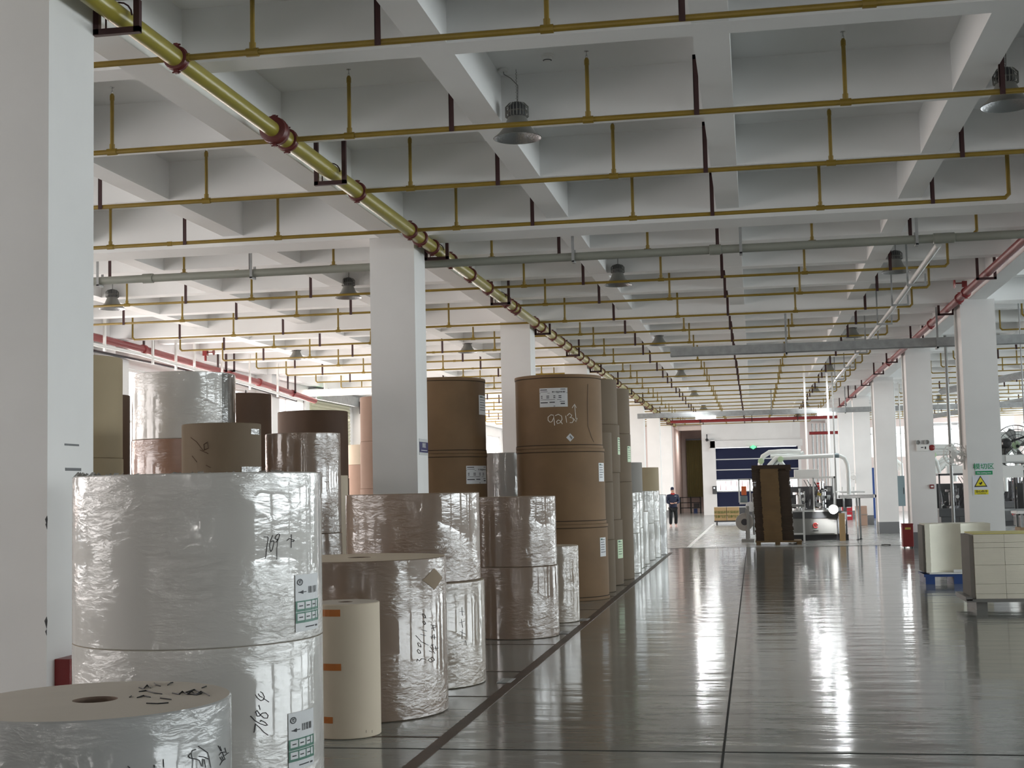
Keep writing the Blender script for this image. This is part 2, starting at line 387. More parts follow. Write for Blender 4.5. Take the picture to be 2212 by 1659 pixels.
# ---------------------------------------------------------------- pipes
ROWS=[9.07,11.44,13.62,15.85,18.1,20.75,22.95,25.4,27.7,30.1,32.3,34.5,37.0,39.4,41.6,43.65,46.2,48.4,50.6,52.8,55.2,57.5,59.7,61.9,64.3,66.6,68.9,71.0]
ZP=4.715;MX=-3.95
HNG=[-11.0,-8.88,-6.79,-2.46,-.365,2.08];RIS=[-9.9,-7.78,-5.6,-3.38,-1.28,.85]
def riser(par,x,y,top=True,r=.0175):
    g=MB();g.tube([(x,y,ZP+.02),(x,y,5.22)],r,8);g.lathe((x,y,ZP+.02),[(.024,0),(.024,.05)],10);g.lathe((x,y,5.19),[(.021,0),(.021,.04),(.012,.06)],10)
    o=g.build('riser','yellow',par,30)
    g=MB();g.lathe((x,y,5.245),[(.009,0),(.012,.02),(.006,.03),(.004,.055),(.022,.06),(.022,.065)],10);g.build('sprinkler_head','steel',o)
def hanger(par,x,y):
    g=MB();g.box(x-.022,x+.022,y-.034,y-.028,4.685,5.2);g.box(x-.022,x-.016,y-.034,y+.0,4.75,5.2);g.box(x-.022,x+.022,y-.034,y+.02,5.16,5.2)
    g.lathe((x,y-.036,4.70),[(.006,0),(.006,.004)],6,axis='Y')
    g.build('hanger_angle','rust',par)
def branch():
    for i,y in enumerate(ROWS):
        o=empty('sprinkler_branch_pipe',(MX,y,ZP),'yellow sprinkler branch pipe running across the ceiling, %s to the camera'%ORD[i] if i<27 else 'yellow sprinkler branch pipe across the ceiling, farthest from the camera','pipe','yellow sprinkler branch pipes across the ceiling')
        R=.023 if i<4 else .0195
        g=MB();g.tube([(MX+.05,y,ZP),(2.86,y,ZP),(2.90,y,ZP+.04),(2.90,y,5.24)],R,10)
        for x in RIS[3:]: g.tube([(x-.045,y,ZP),(x+.045,y,ZP)],R+.008,10)
        g.tube([(MX+.05,y,ZP),(MX+.1,y,ZP)],.032,10)
        g.build('pipe_run','yellow',o,30)
        if True:
            g=MB();g.tube([(MX-.05,y,ZP),(-11.96,y,ZP),(-12.0,y,ZP+.04),(-12.0,y,5.24)],R,8)
            for x in RIS[:3]: g.tube([(x-.045,y,ZP),(x+.045,y,ZP)],R+.008,8)
            g.tube([(-7.0-.03,y,ZP),(-7.0+.03,y,ZP)],R+.006,8)
            g.build('pipe_run','yellow',o,30)
        for x in RIS: riser(o,x,y)
        for x in HNG: hanger(o,x,y)
    # branches beyond the right pillars
    for i,y in enumerate(ROWS[8:]):
        o=empty('sprinkler_branch_pipe',(5.2,y,ZP),'yellow sprinkler branch pipe beyond the right pillars, %s to the camera'%ORD[i],'pipe','yellow sprinkler branch pipes beyond the right pillars')
        g=MB();g.tube([(5.2,y,5.24),(5.2,y,ZP+.04),(5.24,y,ZP),(19.9,y,ZP)],.018,6)
        g.build('pipe_run','yellow',o,30)
        for x in (7.2,9.3,11.4,13.5,15.6): riser(o,x,y)
        for x in (6.3,8.4,10.5,14.7): hanger(o,x,y)
branch()
def coupling(par,p,r,name='coupling',m='clamp',w=.045,bolts=True,axis='Y'):
    x,y,z=p;g=MB();g.lathe(p,[(r+.003,-w*.9),(r+.02,-w*.8),(r+.02,-.008),(r+.026,0),(r+.02,.008),(r+.02,w*.8),(r+.003,w*.9)],20,axis=axis)
    if bolts:
        for s in (-1,1):
            g.box(x-.014,x+.014,y-.02,y+.02,z+s*(r+.01),z+s*(r+.042));g.tube([(x-.03,y,z+s*(r+.034)),(x+.03,y,z+s*(r+.034))],.007,6)
    return g.build(name,m,par,40)
def ceil_z(y):
    for q in PY+[PY[-1]+BAY]:
        if q-.03<y<q+PW+.03: return SOF
        for j in (1,2,3):
            if q+2.28*j-.03<y<q+2.28*j+.3: return SOF2
    return SLAB
def ubracket(par,x0,x1,y,zb,zt,m='rust'):
    zt=ceil_z(y)
    g=MB()
    for x in (x0,x1): g.box(x-.02,x+.02,y-.02,y+.02,zb,zt)
    g.box(x0-.02,x1+.02,y-.02,y+.02,zb-.005,zb+.035)
    xm=(x0+x1)/2;g.tube([(xm+.09*math.cos(a),y+.025,ZP+.0+.09*math.sin(a)) for a in [PI*k/8 for k in range(9)]]+[(xm-.09,y+.025,zb+.03)],.006,6)
    return g.build('u_bracket',m,par)
def mains():
    o=empty('sprinkler_main_pipe',(MX,16,ZP),'thick yellow main pipe running down the hall beside the left pillars','pipe')
    g=MB();g.tube([(MX,-9,ZP),(MX,11.1,ZP)],.066,24);g.tube([(MX,11.1,ZP),(MX,72,ZP)],.077,24);g.build('pipe_run','yellowL',o,40)
    for i,y in enumerate(ROWS): coupling(o,(MX,y,ZP),.077 if y>11 else .066)
    for y in [11.12,16.35,17.0,19.4,22.3,23.3,26.2,29.0,31.4,33.4,36,40.5]: coupling(o,(MX,y,ZP),0.078 if y!=11.12 else .095,w=.045 if y!=11.12 else .08)
    for k in range(14):
        y=8.14+4.56*k
        if k>0: y=12.7+4.56*(k-1)
        ubracket(o,-4.09,-3.81,y,4.59,SLAB)
    # red main on the right
    o=empty('fire_main_pipe',(3.6,24,4.72),'red fire main running down the hall along the right pillars','pipe')
    X,Z=3.6,4.72
    g=MB();g.tube([(X,-9,Z),(X,64,Z)],.062,20);g.build('pipe_run','red',o,40)
    for p in ((2087,640),(2073,655),(2012,722),(1920,785)): 
        y=un(*p,X=X).y;coupling(o,(X,y,Z),.062,m='red')
    for p in ((2134,600),(2046,676),(1983,735),(1928,772),(1900,812),(1872,838),(1842,858),(1822,880)):
        y=un(*p,X=X).y;g=MB()
        x0,x1=X-.15,X+.105
        for x in (x0,x1): g.box(x-.02,x+.02,y-.02,y+.02,Z-.1,5.3)
        g.box(x0-.02,x1+.02,y-.02,y+.02,Z-.105,Z-.07);g.build('u_bracket','rust',o)
    y=un(2085,625,X=X).y
    g=MB();g.tube([(X,y,Z),(X,y,Z+.2)],.02,8);g.box(X-.05,X+.03,y-.03,y+.03,Z+.1,Z+.2);g.tube([(X-.05,y,Z+.17),(X-.17,y,Z+.17)],.012,8)
    g.lathe((X-.17,y,Z+.17),[(.075,-.012),(.09,0),(.075,.012)],16,axis='X');g.build('hand_valve','red',o,40)
    # red main left
    o=empty('fire_main_pipe',(-12.35,30,4.5),'red fire main running along the left window wall','pipe')
    X=-12.35;pts=[un(x,y,X=X) for x,y in ((212,730),(310,755),(440,792),(560,826),(632,850),(680,866))]
    g=MB();g.tube([(X,pts[0].y-9,4.72)]+pts,.075,16);g.build('pipe_run','red',o,40)
    for q in (1,3,4): 
        p=pts[q];g=MB();g.lathe(p,[(.08,-.07),(.1,-.05),(.1,.05),(.08,.07)],16,axis='Y');g.build('coupling','red',o,40)
    for x,y in ((321,745),(480,790),(497,790),(630,838)):
        p=un(x,y,X=X);g=MB();g.box(X-.12,X-.09,p.y-.03,p.y+.03,p.z-.15,5.3);g.box(X+.09,X+.12,p.y-.03,p.y+.03,p.z-.15,5.3);g.box(X-.12,X+.12,p.y-.03,p.y+.03,p.z-.15,p.z-.11);g.build('u_bracket','rust',o)
    p=un(444,780,X=X);g=MB();g.tube([p,p+Vector((0,0,.22))],.03,8);g.box(X-.05,X+.05,p.y-.06,p.y+.06,p.z+.12,p.z+.24);g.tube([(X,p.y,p.z+.2),(X+.2,p.y,p.z+.2)],.015,8);g.lathe((X+.2,p.y,p.z+.2),[(.06,-.01),(.075,0),(.06,.01)],16,axis='X');g.build('hand_valve','red',o,40)
    # white and black services under it
    X=-12.2;pts=[un(x,y,X=X) for x,y in ((212,746),(300,764),(420,798),(540,832),(640,862))]
    o=empty('white_conduit',pts[0],'white conduit running below the red pipe on the left wall','conduit')
    g=MB();g.tube([(X,pts[0].y-6,4.62)]+pts,.035,10);g.build('tube_run','wplas',o,40)
    for x in (226,330,380,420,480,540,600):
        y0=746+(x-212)*.271;p=un(x,y0,X=X);g=MB();g.box(X-.02,X+.02,p.y-.03,p.y+.03,p.z-.08,min(5.3,p.z+.8));g.build('hanger_strip','wplas',o)
    X=-12.45;pts=[un(x,y,X=X) for x,y in ((212,760),(300,778),(330,784),(430,806),(520,830),(640,866))]
    o=empty('black_cable',pts[0],'black cable bundle sagging below the white conduit on the left wall','cable')
    g=MB();g.tube([(X,pts[0].y-6,4.5)]+pts,.03,8);g.build('cable_run','dsteel',o,40)
    # grey drain pipe
    Y,Z=17.5,4.577
    o=empty('grey_drain_pipe',(0,Y,Z),'thick grey plastic drain pipe crossing the ceiling behind the second pillar','pipe')
    g=MB();g.tube([(-13.0,Y,Z-.0),(3.48,Y,Z)],.054,20);g.build('pipe_run','greyp',o,40)
    for px in (320,1545,2040):
        x=un(px,540,Y=Y).x;w=.075 if px<2000 else .13
        g=MB();g.lathe((x,Y,Z),[(.055,-w),(.066,-w*.95),(.066,w*.95),(.055,w)],20,axis='X')
        g.build('pipe_collar','greyp',o,40)
    for px,yy in ((216,560),(546,590),(1239,550),(1600,530),(1979,510)):
        x=un(px,yy,Y=Y).x;g=MB();g.box(x-.018,x+.018,Y-.075,Y-.07,Z-.075,5.1);g.box(x-.018,x+.018,Y-.075,Y+.075,Z-.08,Z-.058);g.box(x-.018,x+.018,Y+.07,Y+.075,Z-.08,Z+.1);g.build('hanger_channel','galv',o)
    # sloping service duct running away along the right side
    X=2.4;Z=4.5
    o=empty('service_conduit',(X,20,Z),'grey-white conduit with trapeze hangers running away on the right','conduit')
    g=MB();g.tube([(2.36,17.62,Z+.02),(X,24,Z),(X,46,Z-.0)],.04,12);g.build('tube_run','lgrey',o,40)
    for k,y in enumerate((20.6,22.9,25.6,28.4,31.2,35,39,43)):
        g=MB();g.box(X-.1,X+.16,y-.02,y+.02,Z-.075,Z-.045)
        g.box(X-.11,X-.085,y-.012,y+.012,Z-.075,SLAB)
        g.box(X+.14,X+.165,y-.012,y+.012,Z-.075,Z+.1);g.build('trapeze_hanger','galv',o)
    # cable trays
    for (Y,Z,x0,x1,lab) in ((26.6,4.165,-1.5,12,'grey cable tray crossing the hall on a long vertical strut'),(49.0,4.1,-4.0,12,'far grey cable tray with flare bars below, crossing the hall')):
        o=empty('cable_tray',((x0+x1)/2,Y,Z),lab,'cable tray')
        g=MB();h=.085;g.box(x0,x1,Y-.1,Y-.095,Z-h,Z+h);g.box(x0,x1,Y+.095,Y+.1,Z-h,Z+h);g.box(x0,x1,Y-.1,Y+.1,Z-h,Z-h+.005);g.build('tray_channel','galv',o)
        for x in ((.69,3.45,7,11) if Y<40 else (.69,3.2,7,11)):
            g=MB();g.box(x-.018,x+.018,Y-.14,Y-.105,Z-.12,SOF+.1);g.box(x-.018,x+.018,Y-.14,Y+.13,Z-.12,Z-.09);g.build('hanger_strut','galv',o)
    o=empty('flare_bar',(0,48.95,4.0),'lamp flare shown as a glowing bar under the far tray above the stacked rolls','lamp','lamp flares shown as bars under the far tray')
    MB().box(-1.95,-1.25,48.88,49.02,3.93,4.014).build('tube','tube',o)  # added glowing bar stands for lamp flare; no tube lamp hangs here
    o=empty('flare_bar',(2,48.95,4.0),'lamp flare shown as a glowing bar under the far tray near the machine','lamp','lamp flares shown as bars under the far tray')
    MB().box(2.25,2.85,48.88,49.02,3.93,4.014).build('tube','tube',o)
    # far red cross pipe
    o=empty('fire_cross_pipe',(0,66,4.6),'dark red pipe crossing the far end of the ceiling','pipe')
    g=MB();g.tube([(-3.79,65.4,4.62),(4.6,65.4,4.62),(4.6,65.4,3.9),(2.6,65.4,3.9)],.075,10);g.build('pipe_run','red',o,40)
    for x in (-2.4,0,2.1): 
        g=MB();g.box(x-.02,x+.02,65.28,65.32,4.5,5.3);g.build('hanger_angle','rust',o)
    # inclined cable tray beyond right pillars
    for (y0,x0,lab) in ((39,5.9,'grey inclined cable tray beyond the right pillars, nearer one'),(54.5,7.4,'grey inclined cable tray beyond the right pillars, farther one')):
        o=empty('cable_tray',(x0,y0,4.3),lab,'cable tray')
        a=Vector((x0+3.5,y0-9,4.42));b=Vector((x0,y0+(6 if y0<50 else 10),4.38));g=MB();g.tube([a,b],.10,4);g.build('tray_channel','galv',o)
        for t in (.15,.5,.85):
            q=a.lerp(b,t);MB().box(q.x-.015,q.x+.015,q.y-.015,q.y+.015,q.z+.05,SLAB).build('hanger_rod','galv',o)
mains()
# ---------------------------------------------------------------- high-bay lamps
def lamps():
    c=(0,0,0)
    def mk(lit):
        o=empty('high_bay_lamp',(0,0,4.72),'x','lamp','bell-shaped high-bay lamps')
        g=MB();pr=[(.082,.19),(.09,.17),(.12,.10),(.17,.04),(.21,.005),(.218,0),(.21,-.002),(.165,.035),(.115,.095),(.08,.16)]
        g.lathe((0,0,4.72),pr,40,mis=[0,0,0,0,0,0,1,1,1,1])
        g.build('shade',['shade','refl'],o,50)
        g=MB();g.lathe((0,0,4.91),[(.075,0),(.075,.1),(.05,.13),(.02,.14)],24,0)
        for k in range(22):
            a=2*PI*k/22;x,y=math.cos(a),math.sin(a)
            g.box(x*.09-.003,x*.09+.003,y*.09-.018,y*.09+.018,4.9,5.02,1,rot=a)if False else g.tube([(x*.078,y*.078,4.91),(x*.103,y*.103,4.915),(x*.103,y*.103,5.0),(x*.07,y*.07,5.035)],.0035,4,1)
        g.lathe((0,0,4.955),[(.1,0),(.106,.004),(.1,.008)],24,1)
        g.build('heat_sink',['dgrey','shade'],o,40)
        g=MB();z=5.04
        while z<5.33:
            k=int((z-5.04)/.028)%2
            g.tube([(.006*(1-k),.006*k,z),(-.006*(1-k),-.006*k,z+.014),(.006*(1-k),.006*k,z+.03)],.002,5);z+=.028
        g.tube([(.008,0,5.05),(.012,0,5.2),(-.05,0,5.27),(-.11,0,5.31),(-.12,0,5.35)],.004,6);g.build('chain_and_cable','mgrey',o)
        g=MB();g.lathe((-.12,0,5.335),[(.045,0),(.045,.024)],16);g.build('ceiling_rose','wplas',o,40)
        g=MB();g.lathe((0,0,4.765),[(0,0),(.13,0),(.13,.01),(0,.01)],24)if lit else g.lathe((0,0,4.86),[(0,0),(.08,0),(.08,.01),(0,.01)],24)
        g.build('light_disc','lampon' if lit else 'lgrey',o,40)
        return o
    off=mk(False);on=mk(True);uo=un_=False
    cols=[(-10.35,'far left'),(-6.3,'middle left'),(-1.97,'left of the aisle'),(2.2,'right of the aisle')]
    for x,nm in cols:
        for k in range(7):
            y=[11.92,21.15,30.48,39.78,48.78,57.88,66.98][k];lit=(x>0 and k>=3) or (x>-3 and k>=4)
            if x<-3 and k==0 and x<-7: pass
            src=on if lit else off
            if lit and not uo: o=src;uo=True
            elif (not lit) and not un_: o=src;un_=True
            else: o=copytree(src)
            o.location=(x,y,4.72)
            o['label']='%s bell-shaped high-bay lamp, %s line, %s to the camera'%('lit' if lit else 'unlit grey',nm,ORD[k])
            if lit:
                l=bpy.data.lights.new('lamp_light','AREA');l.shape='DISK';l.size=.26;l.energy=60;l.color=(.95,.98,1);q=bpy.data.objects.new('lamp_light',l);COL.objects.link(q);q.location=(x,y,4.70)
    for (x,y) in ((7.4,48),(7.4,57)):
        o=copytree(on);o.location=(x,y,4.72);o['label']='lit bell-shaped high-bay lamp beyond the right pillars, %s'%('nearer one' if y<50 else 'farther one')
    # smoke detector
    p=un(1182,118,Z=SLAB);o=empty('smoke_detector',p,'small white smoke detector on the ceiling near the first lamp','smoke detector')
    g=MB();g.lathe((p.x,p.y,SLAB),[(.055,0),(.055,-.02),(.04,-.028),(.04,-.05),(.03,-.055),(.0,-.056)],20,mis=[0,0,0,1,0,0]);g.build('housing',['wplas','dgrey'],o,40)
lamps()
# ---------------------------------------------------------------- paper rolls
class Roll: pass
def hit(R,px,py,off=0):
    d=ray(px,py);r=R.r+off;A=d.x**2+d.y**2;B=-2*(d.x*R.x+d.y*R.y);C=R.x**2+R.y**2-r*r;D=B*B-4*A*C
    if D<0: 
        t=-B/(2*A);p=Vector((d.x*t-R.x,d.y*t-R.y)).normalized()*r;return Vector((R.x+p.x,R.y+p.y,CH+d.z*t))
    t=(-B-math.sqrt(D))/(2*A);return Vector((d.x*t,d.y*t,CH+d.z*t))
def roll(x,y,r,z0,z1,m,label,group='paper rolls standing on the left of the aisle',cap=False,name='paper_roll',bodyname=None,hole=None,topm='top',b=.006):
    o=empty(name,(x,y,z0),label,'paper roll',group)
    g=MB();hr=hole or .075
    g.lathe((x,y,0),[(hr,z0+.002),(r-b,z0+.002),(r,z0+b+.002),(r,z1-b),(r-b,z1),(hr,z1),(hr,z0+.002)],96,mis=[1,0,0,0,1,2])
    g.f=g.f[:-2];g.m=g.m[:-2]   # drop auto caps
    wrap=m.startswith('f')
    g.build(bodyname or ('wrapped_body' if wrap else 'paper_body'),[m,topm,'core'],o,40)
    if cap:
        for zz,nm in ((z0+.002,0),(z1-.045,1)):
            q=MB();q.lathe((x,y,zz),[(r-.03,.001),(r+.006,.001),(r+.009,.012),(r+.006,.043),(r-.03,.043)],96);q.build('end_rim',m,o,40)
            q=MB();q.lathe((x,y,zz),[(r+.0015,-.009 if nm else .043),(r+.007,-.006 if nm else .045),(r+.0015,0 if nm else .054)],96);q.build('crimp_line','crimp',o)
    R=Roll();R.o=o;R.x,R.y,R.r,R.z0,R.z1=x,y,r,z0,z1;return R
def ang(R,px,py):
    p=hit(R,px,py);return math.atan2(p.y-R.y,p.x-R.x),p.z
def patch(R,g,a0,a1,z0,z1,off,mi,n=6):
    vs=[];fs=[];r=R.r+off
    for i in range(n+1):
        a=a0+(a1-a0)*i/n
        for z in (z0,z1): vs.append((R.x+r*math.cos(a),R.y+r*math.sin(a),z))
    for i in range(n): fs.append((2*i,2*i+2,2*i+3,2*i+1))
    g._add(vs,fs,mi)
def diamond(R,g,a0,a1,zb,zt,off,mi,n=12):
    r=R.r+off;zm=(zb+zt)/2
    for i in range(n):
        u,v=i/n,(i+1)/n;hu,hv=(1-abs(2*u-1))*(zt-zb)/2,(1-abs(2*v-1))*(zt-zb)/2;au,av=a0+(a1-a0)*u,a0+(a1-a0)*v
        cu,su,cv,sv=math.cos(au),math.sin(au),math.cos(av),math.sin(av)
        g.quad((R.x+r*cu,R.y+r*su,zm-hu-.0003),(R.x+r*cv,R.y+r*sv,zm-hv-.0003),(R.x+r*cv,R.y+r*sv,zm+hv+.0003),(R.x+r*cu,R.y+r*su,zm+hu+.0003),mi)
def sticker(R,x0,y0,x1,y1,kind='kraft',tilt=0,m='sticker'):
    ym=(y0+y1)/2;xm=(x0+x1)/2
    a0,_=ang(R,x0,ym);a1,_=ang(R,x1,ym);_,zt=ang(R,xm,y0);_,zb=ang(R,xm,y1)
    g=MB();patch(R,g,a0,a1,zb,zt,.0035,0,10);
    def s(u0,u1,v0,v1,mi): patch(R,g,a0+(a1-a0)*u0,a0+(a1-a0)*u1,zt+(zb-zt)*v1,zt+(zb-zt)*v0,.005,mi,3)
    if kind=='kraft':
        s(.03,.28,.07,.11,1);s(.03,.30,.18,.2,1);s(.75,.93,.06,.09,1);s(0,1,.26,.275,1)
        for k in range(16): s(.46+.029*k,.46+.029*k+random.choice((.008,.016)),.17,.25,1)
        for v in (.40,.49):
            for u,w in ((.05,.06),(.25,.1),(.5,.07),(.68,.1)): s(u,u+w,v,v+.04,1)
        s(.03,.55,.60,.62,1);s(.63,.78,.6,.62,1);s(.03,.3,.74,.79,1);s(.36,.55,.73,.78,1);s(.72,.9,.70,.73,1);s(.75,.9,.8,.86,1);s(.5,.56,.94,.97,1)
    elif kind=='green':
        for k in range(14): s(.48+.03*k,.48+.03*k+random.choice((.008,.017)),.22,.34,1)
        # round mark and arrow
        for k in range(14):
            t=2*PI*k/14;s(.16+.09*math.cos(t)-.018,.16+.09*math.cos(t)+.018,.13+.05*math.sin(t)-.01,.13+.05*math.sin(t)+.01,1)
        s(.13,.2,.10,.12,1);s(.13,.15,.12,.14,1);s(.13,.2,.135,.15,1)
        s(.1,.4,.30,.315,1)
        for k in range(6): s(.1+.03*k,.13+.03*k,.307-.006*k,.307+.006*k+.004,1)
        for v0,v1 in ((.46,.62),(.66,.82)):
            s(0,1,v0,v0+.025,2);s(0,1,v1-.015,v1+.03,2);s(0,.06,v0,v1,2);s(.95,1,v0,v1,2)
            for u in (.33,.62,.82): s(u,u+.03,v0,v1,2)
            for u in (.12,.4,.68): s(u,u+.14,(v0+v1)/2,(v0+v1)/2+.02,1)
        s(.35,.75,.92,.94,1);s(.8,.92,.92,.95,1)
    elif kind=='pale':
        for k in range(6): s(.1,.6+.3*random.random(),.1+.13*k,.13+.13*k,1)
        s(.1,.4,.05,.1,2)
    o=g.build('label_sticker',[m,'ink','sgreen'],R.o);o['label']='printed paper label';return o
def ink(R,strokes,w=.004,m='ink',name='handwriting',off=.002):
    if m=='ink': w*=.62
    g=MB()
    for st in strokes:
        pts=[hit(R,x,y,off) for x,y in st]
        if len(pts)<2: continue
        g.tube(pts,w,4)
    o=g.build(name,m,R.o);o['label']='handwritten marks';return o
RL={}
def zc(px,py,Y): return un(px,py,Y=Y).z
def rolls():
    # A: foreground
    x,y,r=cylpx(-106,500,1511,Y=4.9);zt=zc(197,1511,4.9)
    A=roll(x,y,r,0,zt,'fgrey','grey-sided wrapped paper roll with open beige end, nearest the camera',hole=.083,topm='top');RL['A']=A
    ink(A,[[(423.5,1618.7),(415.3,1621.6),(413.8,1628.8),(416.8,1643),(415.8,1658.5)],[(411.7,1626),(407.4,1633.4),(410.7,1637.5),(425,1640),(431,1642.6),(435.8,1655.4)],[(428.6,1611.9),(448.6,1625.7),(451,1632.9),(455.7,1658.5)],[(430,1633.9),(441.4,1635.4),(450.6,1639.5)],[(438.3,1639),(438.3,1656.4)],[(441.4,1640),(444.5,1658.5)],
     [(471.6,1610.9),(478.3,1622.6)],[(475.7,1612.4),(478.8,1621.6)],[(473.7,1631.3),(478.3,1625),(486,1624.7)],[(486,1615.5),(489,1626.7)],[(485.4,1632.4),(493.6,1626)],[(475.7,1636),(479.3,1642.6)],[(479.3,1634.4),(482.4,1642)],[(475.2,1652.8),(480.3,1644),(487,1639.5)],[(480.8,1625.7),(485.4,1639)],[(353,1640),(354,1658)],[(333,1652),(334,1658)],[(276,1655),(281,1659)]],.0024)
    def top(px,py): p=un(px,py,Z=zt+.002);return p
    g=MB();random.seed(4)
    for st in ([(300,1485),(310,1488),(318,1480),(325,1486)],[(300,1494),(316,1492),(333,1497),(350,1499)],[(333,1475),(337,1480),(347,1482)],[(362,1480),(368,1475),(374,1474)],[(280,1506),(284,1503)],[(296,1507),(310,1503),(325,1506)],[(372,1497),(386,1500),(394,1494),(404,1500),(414,1493),(424,1500),(434,1494),(446,1499),(452,1503)],[(400,1496),(420,1490),(436,1497),(425,1501),(404,1499)],[(436,1486),(446,1482)],[(346,1508),(370,1511)],[(316,1519),(340,1520),(364,1518)]):
        g.tube([top(*p) for p in st],.0022,4)
    o=g.build('handwriting','ink',A.o);o['label']='scribbled pen marks on the roll end'
    # B: two-high white stack
    x,y,r=cylpx(155,697,1300,Y=7.0);zt=un(430,1021,Y=y-r).z;zm=zt/2
    B1=roll(x,y,r,0,zm,'fwhite','lower of the two big white film-wrapped rolls in the left foreground',topm='cream',b=.0015)
    B2=roll(x,y,r,zm-.001,zt,'fwhite','upper of the two big white film-wrapped rolls in the left foreground',topm='cream');RL['B']=B2
    sticker(B2,637,1240,685,1362,'green');sticker(B1,622,1536,676,1660,'green')
    ink(B2,[[(571,1159.7),(578,1159.7),(580,1161.8),(577.2,1177.8),(574,1206.4)],[(589.6,1156),(585.2,1166.9),(583,1177.8),(584,1188.7),(585.6,1191.3),(588.6,1187),(592.4,1172),(591.5,1167.7),(588,1169),(586,1171)],[(596,1172),(600.8,1164.4),(597,1165.2),(594.6,1163),(597,1156.8),(602,1153),(604.5,1155),(602.9,1161),(600.3,1167.7),(598.2,1187),(598.2,1208.9)],[(619.7,1168),(625.5,1163),(636,1166.9),(634,1170),(630.6,1169.4)],[(629.7,1154.3),(629.3,1183.3)]],.0026)
    ink(B1,[[(548.9,1582.5),(552.3,1564),(561.6,1572),(569.7,1581.3),(579.5,1588)],[(541.7,1546.6),(551.2,1557),(562.2,1563.4),(573.2,1567.2),(578.4,1566.5),(573,1560.5),(563.9,1555.9),(562.2,1559.4)],[(555.8,1547.2),(552.9,1537.4),(555.8,1535),(562.7,1544.3),(570.8,1551.3),(577.8,1551.3),(579.5,1545.5),(574.3,1539.5),(566.2,1540.9),(561,1546.6),(555.8,1547.2)],[(559.6,1523),(562.4,1533.7)],[(551.8,1500.4),(557,1508.5),(563.9,1513.7),(569.7,1511.4),(571.4,1505),(567.4,1497),(562.7,1494.4)],[(558,1498.7),(562,1504.5),(566.8,1506.4)],[(568.5,1508),(581.2,1516.6)]],.0030)
    # C
    x,y,r=cylpx(674,822,1450,base=(760,1598));zt=zc(747,1300,y)
    C=roll(x,y,r,0,zt,'cream','small unwrapped cream paper roll with three orange tape strips',hole=.05);RL['C']=C
    for k,(xx,y0,y1) in enumerate(((735,1317,1332),(737,1434,1449),(719,1549,1563))):
        a0,_=ang(C,676,y0);a1,_=ang(C,xx,y0);_,z1=ang(C,715,y0);_,z0=ang(C,715,y1);g=MB();patch(C,g,a0-.5,a1,z0,z1,.002,0,10);g.build('tape_strip','tape',C.o)
    ink(C,[[(791,1577),(791,1583)],[(804,1577),(804,1583)]],.0015)
    # D
    x,y,r=cylpx(587,967,1400,base=(850,1560));zt=zc(776,1204,y)
    D=roll(x,y,r,0,zt,'fkraft','wide film-wrapped brown roll behind the cream roll, handwritten figures on it',hole=.09,topm='cream');RL['D']=D
    ink(D,[[(900.2,1428.7),(902.3,1424),(906.4,1428),(911,1422.6),(918,1424)],[(901.6,1405.5),(905,1411.6),(909,1411),(907.7,1405.5),(903.6,1402.8),(901.6,1405.5)],[(902.3,1389),(905,1396),(909.8,1398),(909,1392.5),(904.3,1388.4),(902.3,1389)],[(898.5,1372.8),(910.5,1386.4),(925.5,1393.9)],[(909,1370),(920,1373.4)],[(911,1360.5),(922,1363.5)],[(913.2,1342.7),(917.3,1349.6),(920,1347.5),(917.3,1342),(913.2,1342.7)],[(912.5,1325.7),(916,1334.6),(920,1335.2),(918,1327.7),(912.5,1325.7)],
      [(924.8,1426),(931,1430.7),(939,1426),(935.7,1419.8),(929.6,1421.9),(924.8,1426)],[(931,1423),(935,1427)],[(927.5,1406),(934.3,1408.9)],[(929.6,1397),(939.8,1411.6)],[(933.7,1391.9),(937,1404)],[(939,1400.7),(947.3,1400)],[(941,1396),(942.5,1405.5)],[(931,1394.6),(937,1393)],[(930.2,1375.5),(942.5,1376.8)],[(932.3,1379.6),(935.7,1371.4)],[(938.4,1370),(939,1381)],[(931,1349.6),(941.8,1352.3)],[(932.3,1357.7),(941,1355)],[(935,1351),(938.4,1363)]],.0030)
    g=MB();a0,_=ang(D,912,1248);a1,_=ang(D,955,1248);am=(a0+a1)/2;_,zt_=ang(D,934,1228);_,zb_=ang(D,934,1274);zm_=(zt_+zb_)/2;rr=D.r+.003
    f=lambda a,z:(D.x+rr*math.cos(a),D.y+rr*math.sin(a),z)
    diamond(D,g,a0,a1,zb_,zt_,.003,0);o=g.build('diamond_patch','tanp',D.o);o['label']='bare brown diamond patch'
    # E
    x,y,r=cylpx(752,1050,1440,base=(1010,1484));z1=zc(1010,1258,y-r*.6)
    E1=roll(x,y,r,0,z1,'fpale','pale film-wrapped roll under a wider brown one, lower roll of that pair',topm='cream')
    zt=zc(900,1066,y-.3);E2=roll(x-.03,y+.05,r-.01,z1,zt,'fkraft','dark brown film-wrapped roll on top of the pale roll in the left foreground',topm='cream')
    E1.o.children[0].data.materials[0]=K['ftan']
    ink(E1,[[(993,1320),(1003,1322)],[(998,1312),(999,1330)],[(992,1345),(1004,1342)],[(997,1338),(1000,1356)],[(994,1364),(1006,1370)],[(999,1360),(998,1380)],[(993,1388),(1006,1384),(1008,1394)]],.0025)
    # F
    x,y,r=cylpx(1020,1203,1200,base=(1120,1382));z1=zc(1110,1226,y-r);zt=zc(1110,1073,y-r)
    roll(x,y,r+.01,0,z1,'fkraft','lower of two glossy brown wrapped rolls beside the tallest kraft stack')
    roll(x,y,r,z1,zt,'fkraft','upper of two glossy brown wrapped rolls beside the tallest kraft stack',topm='cream')
    # G
    x,y,r=cylpx(1140,1251,1260,base=(1218,1346))
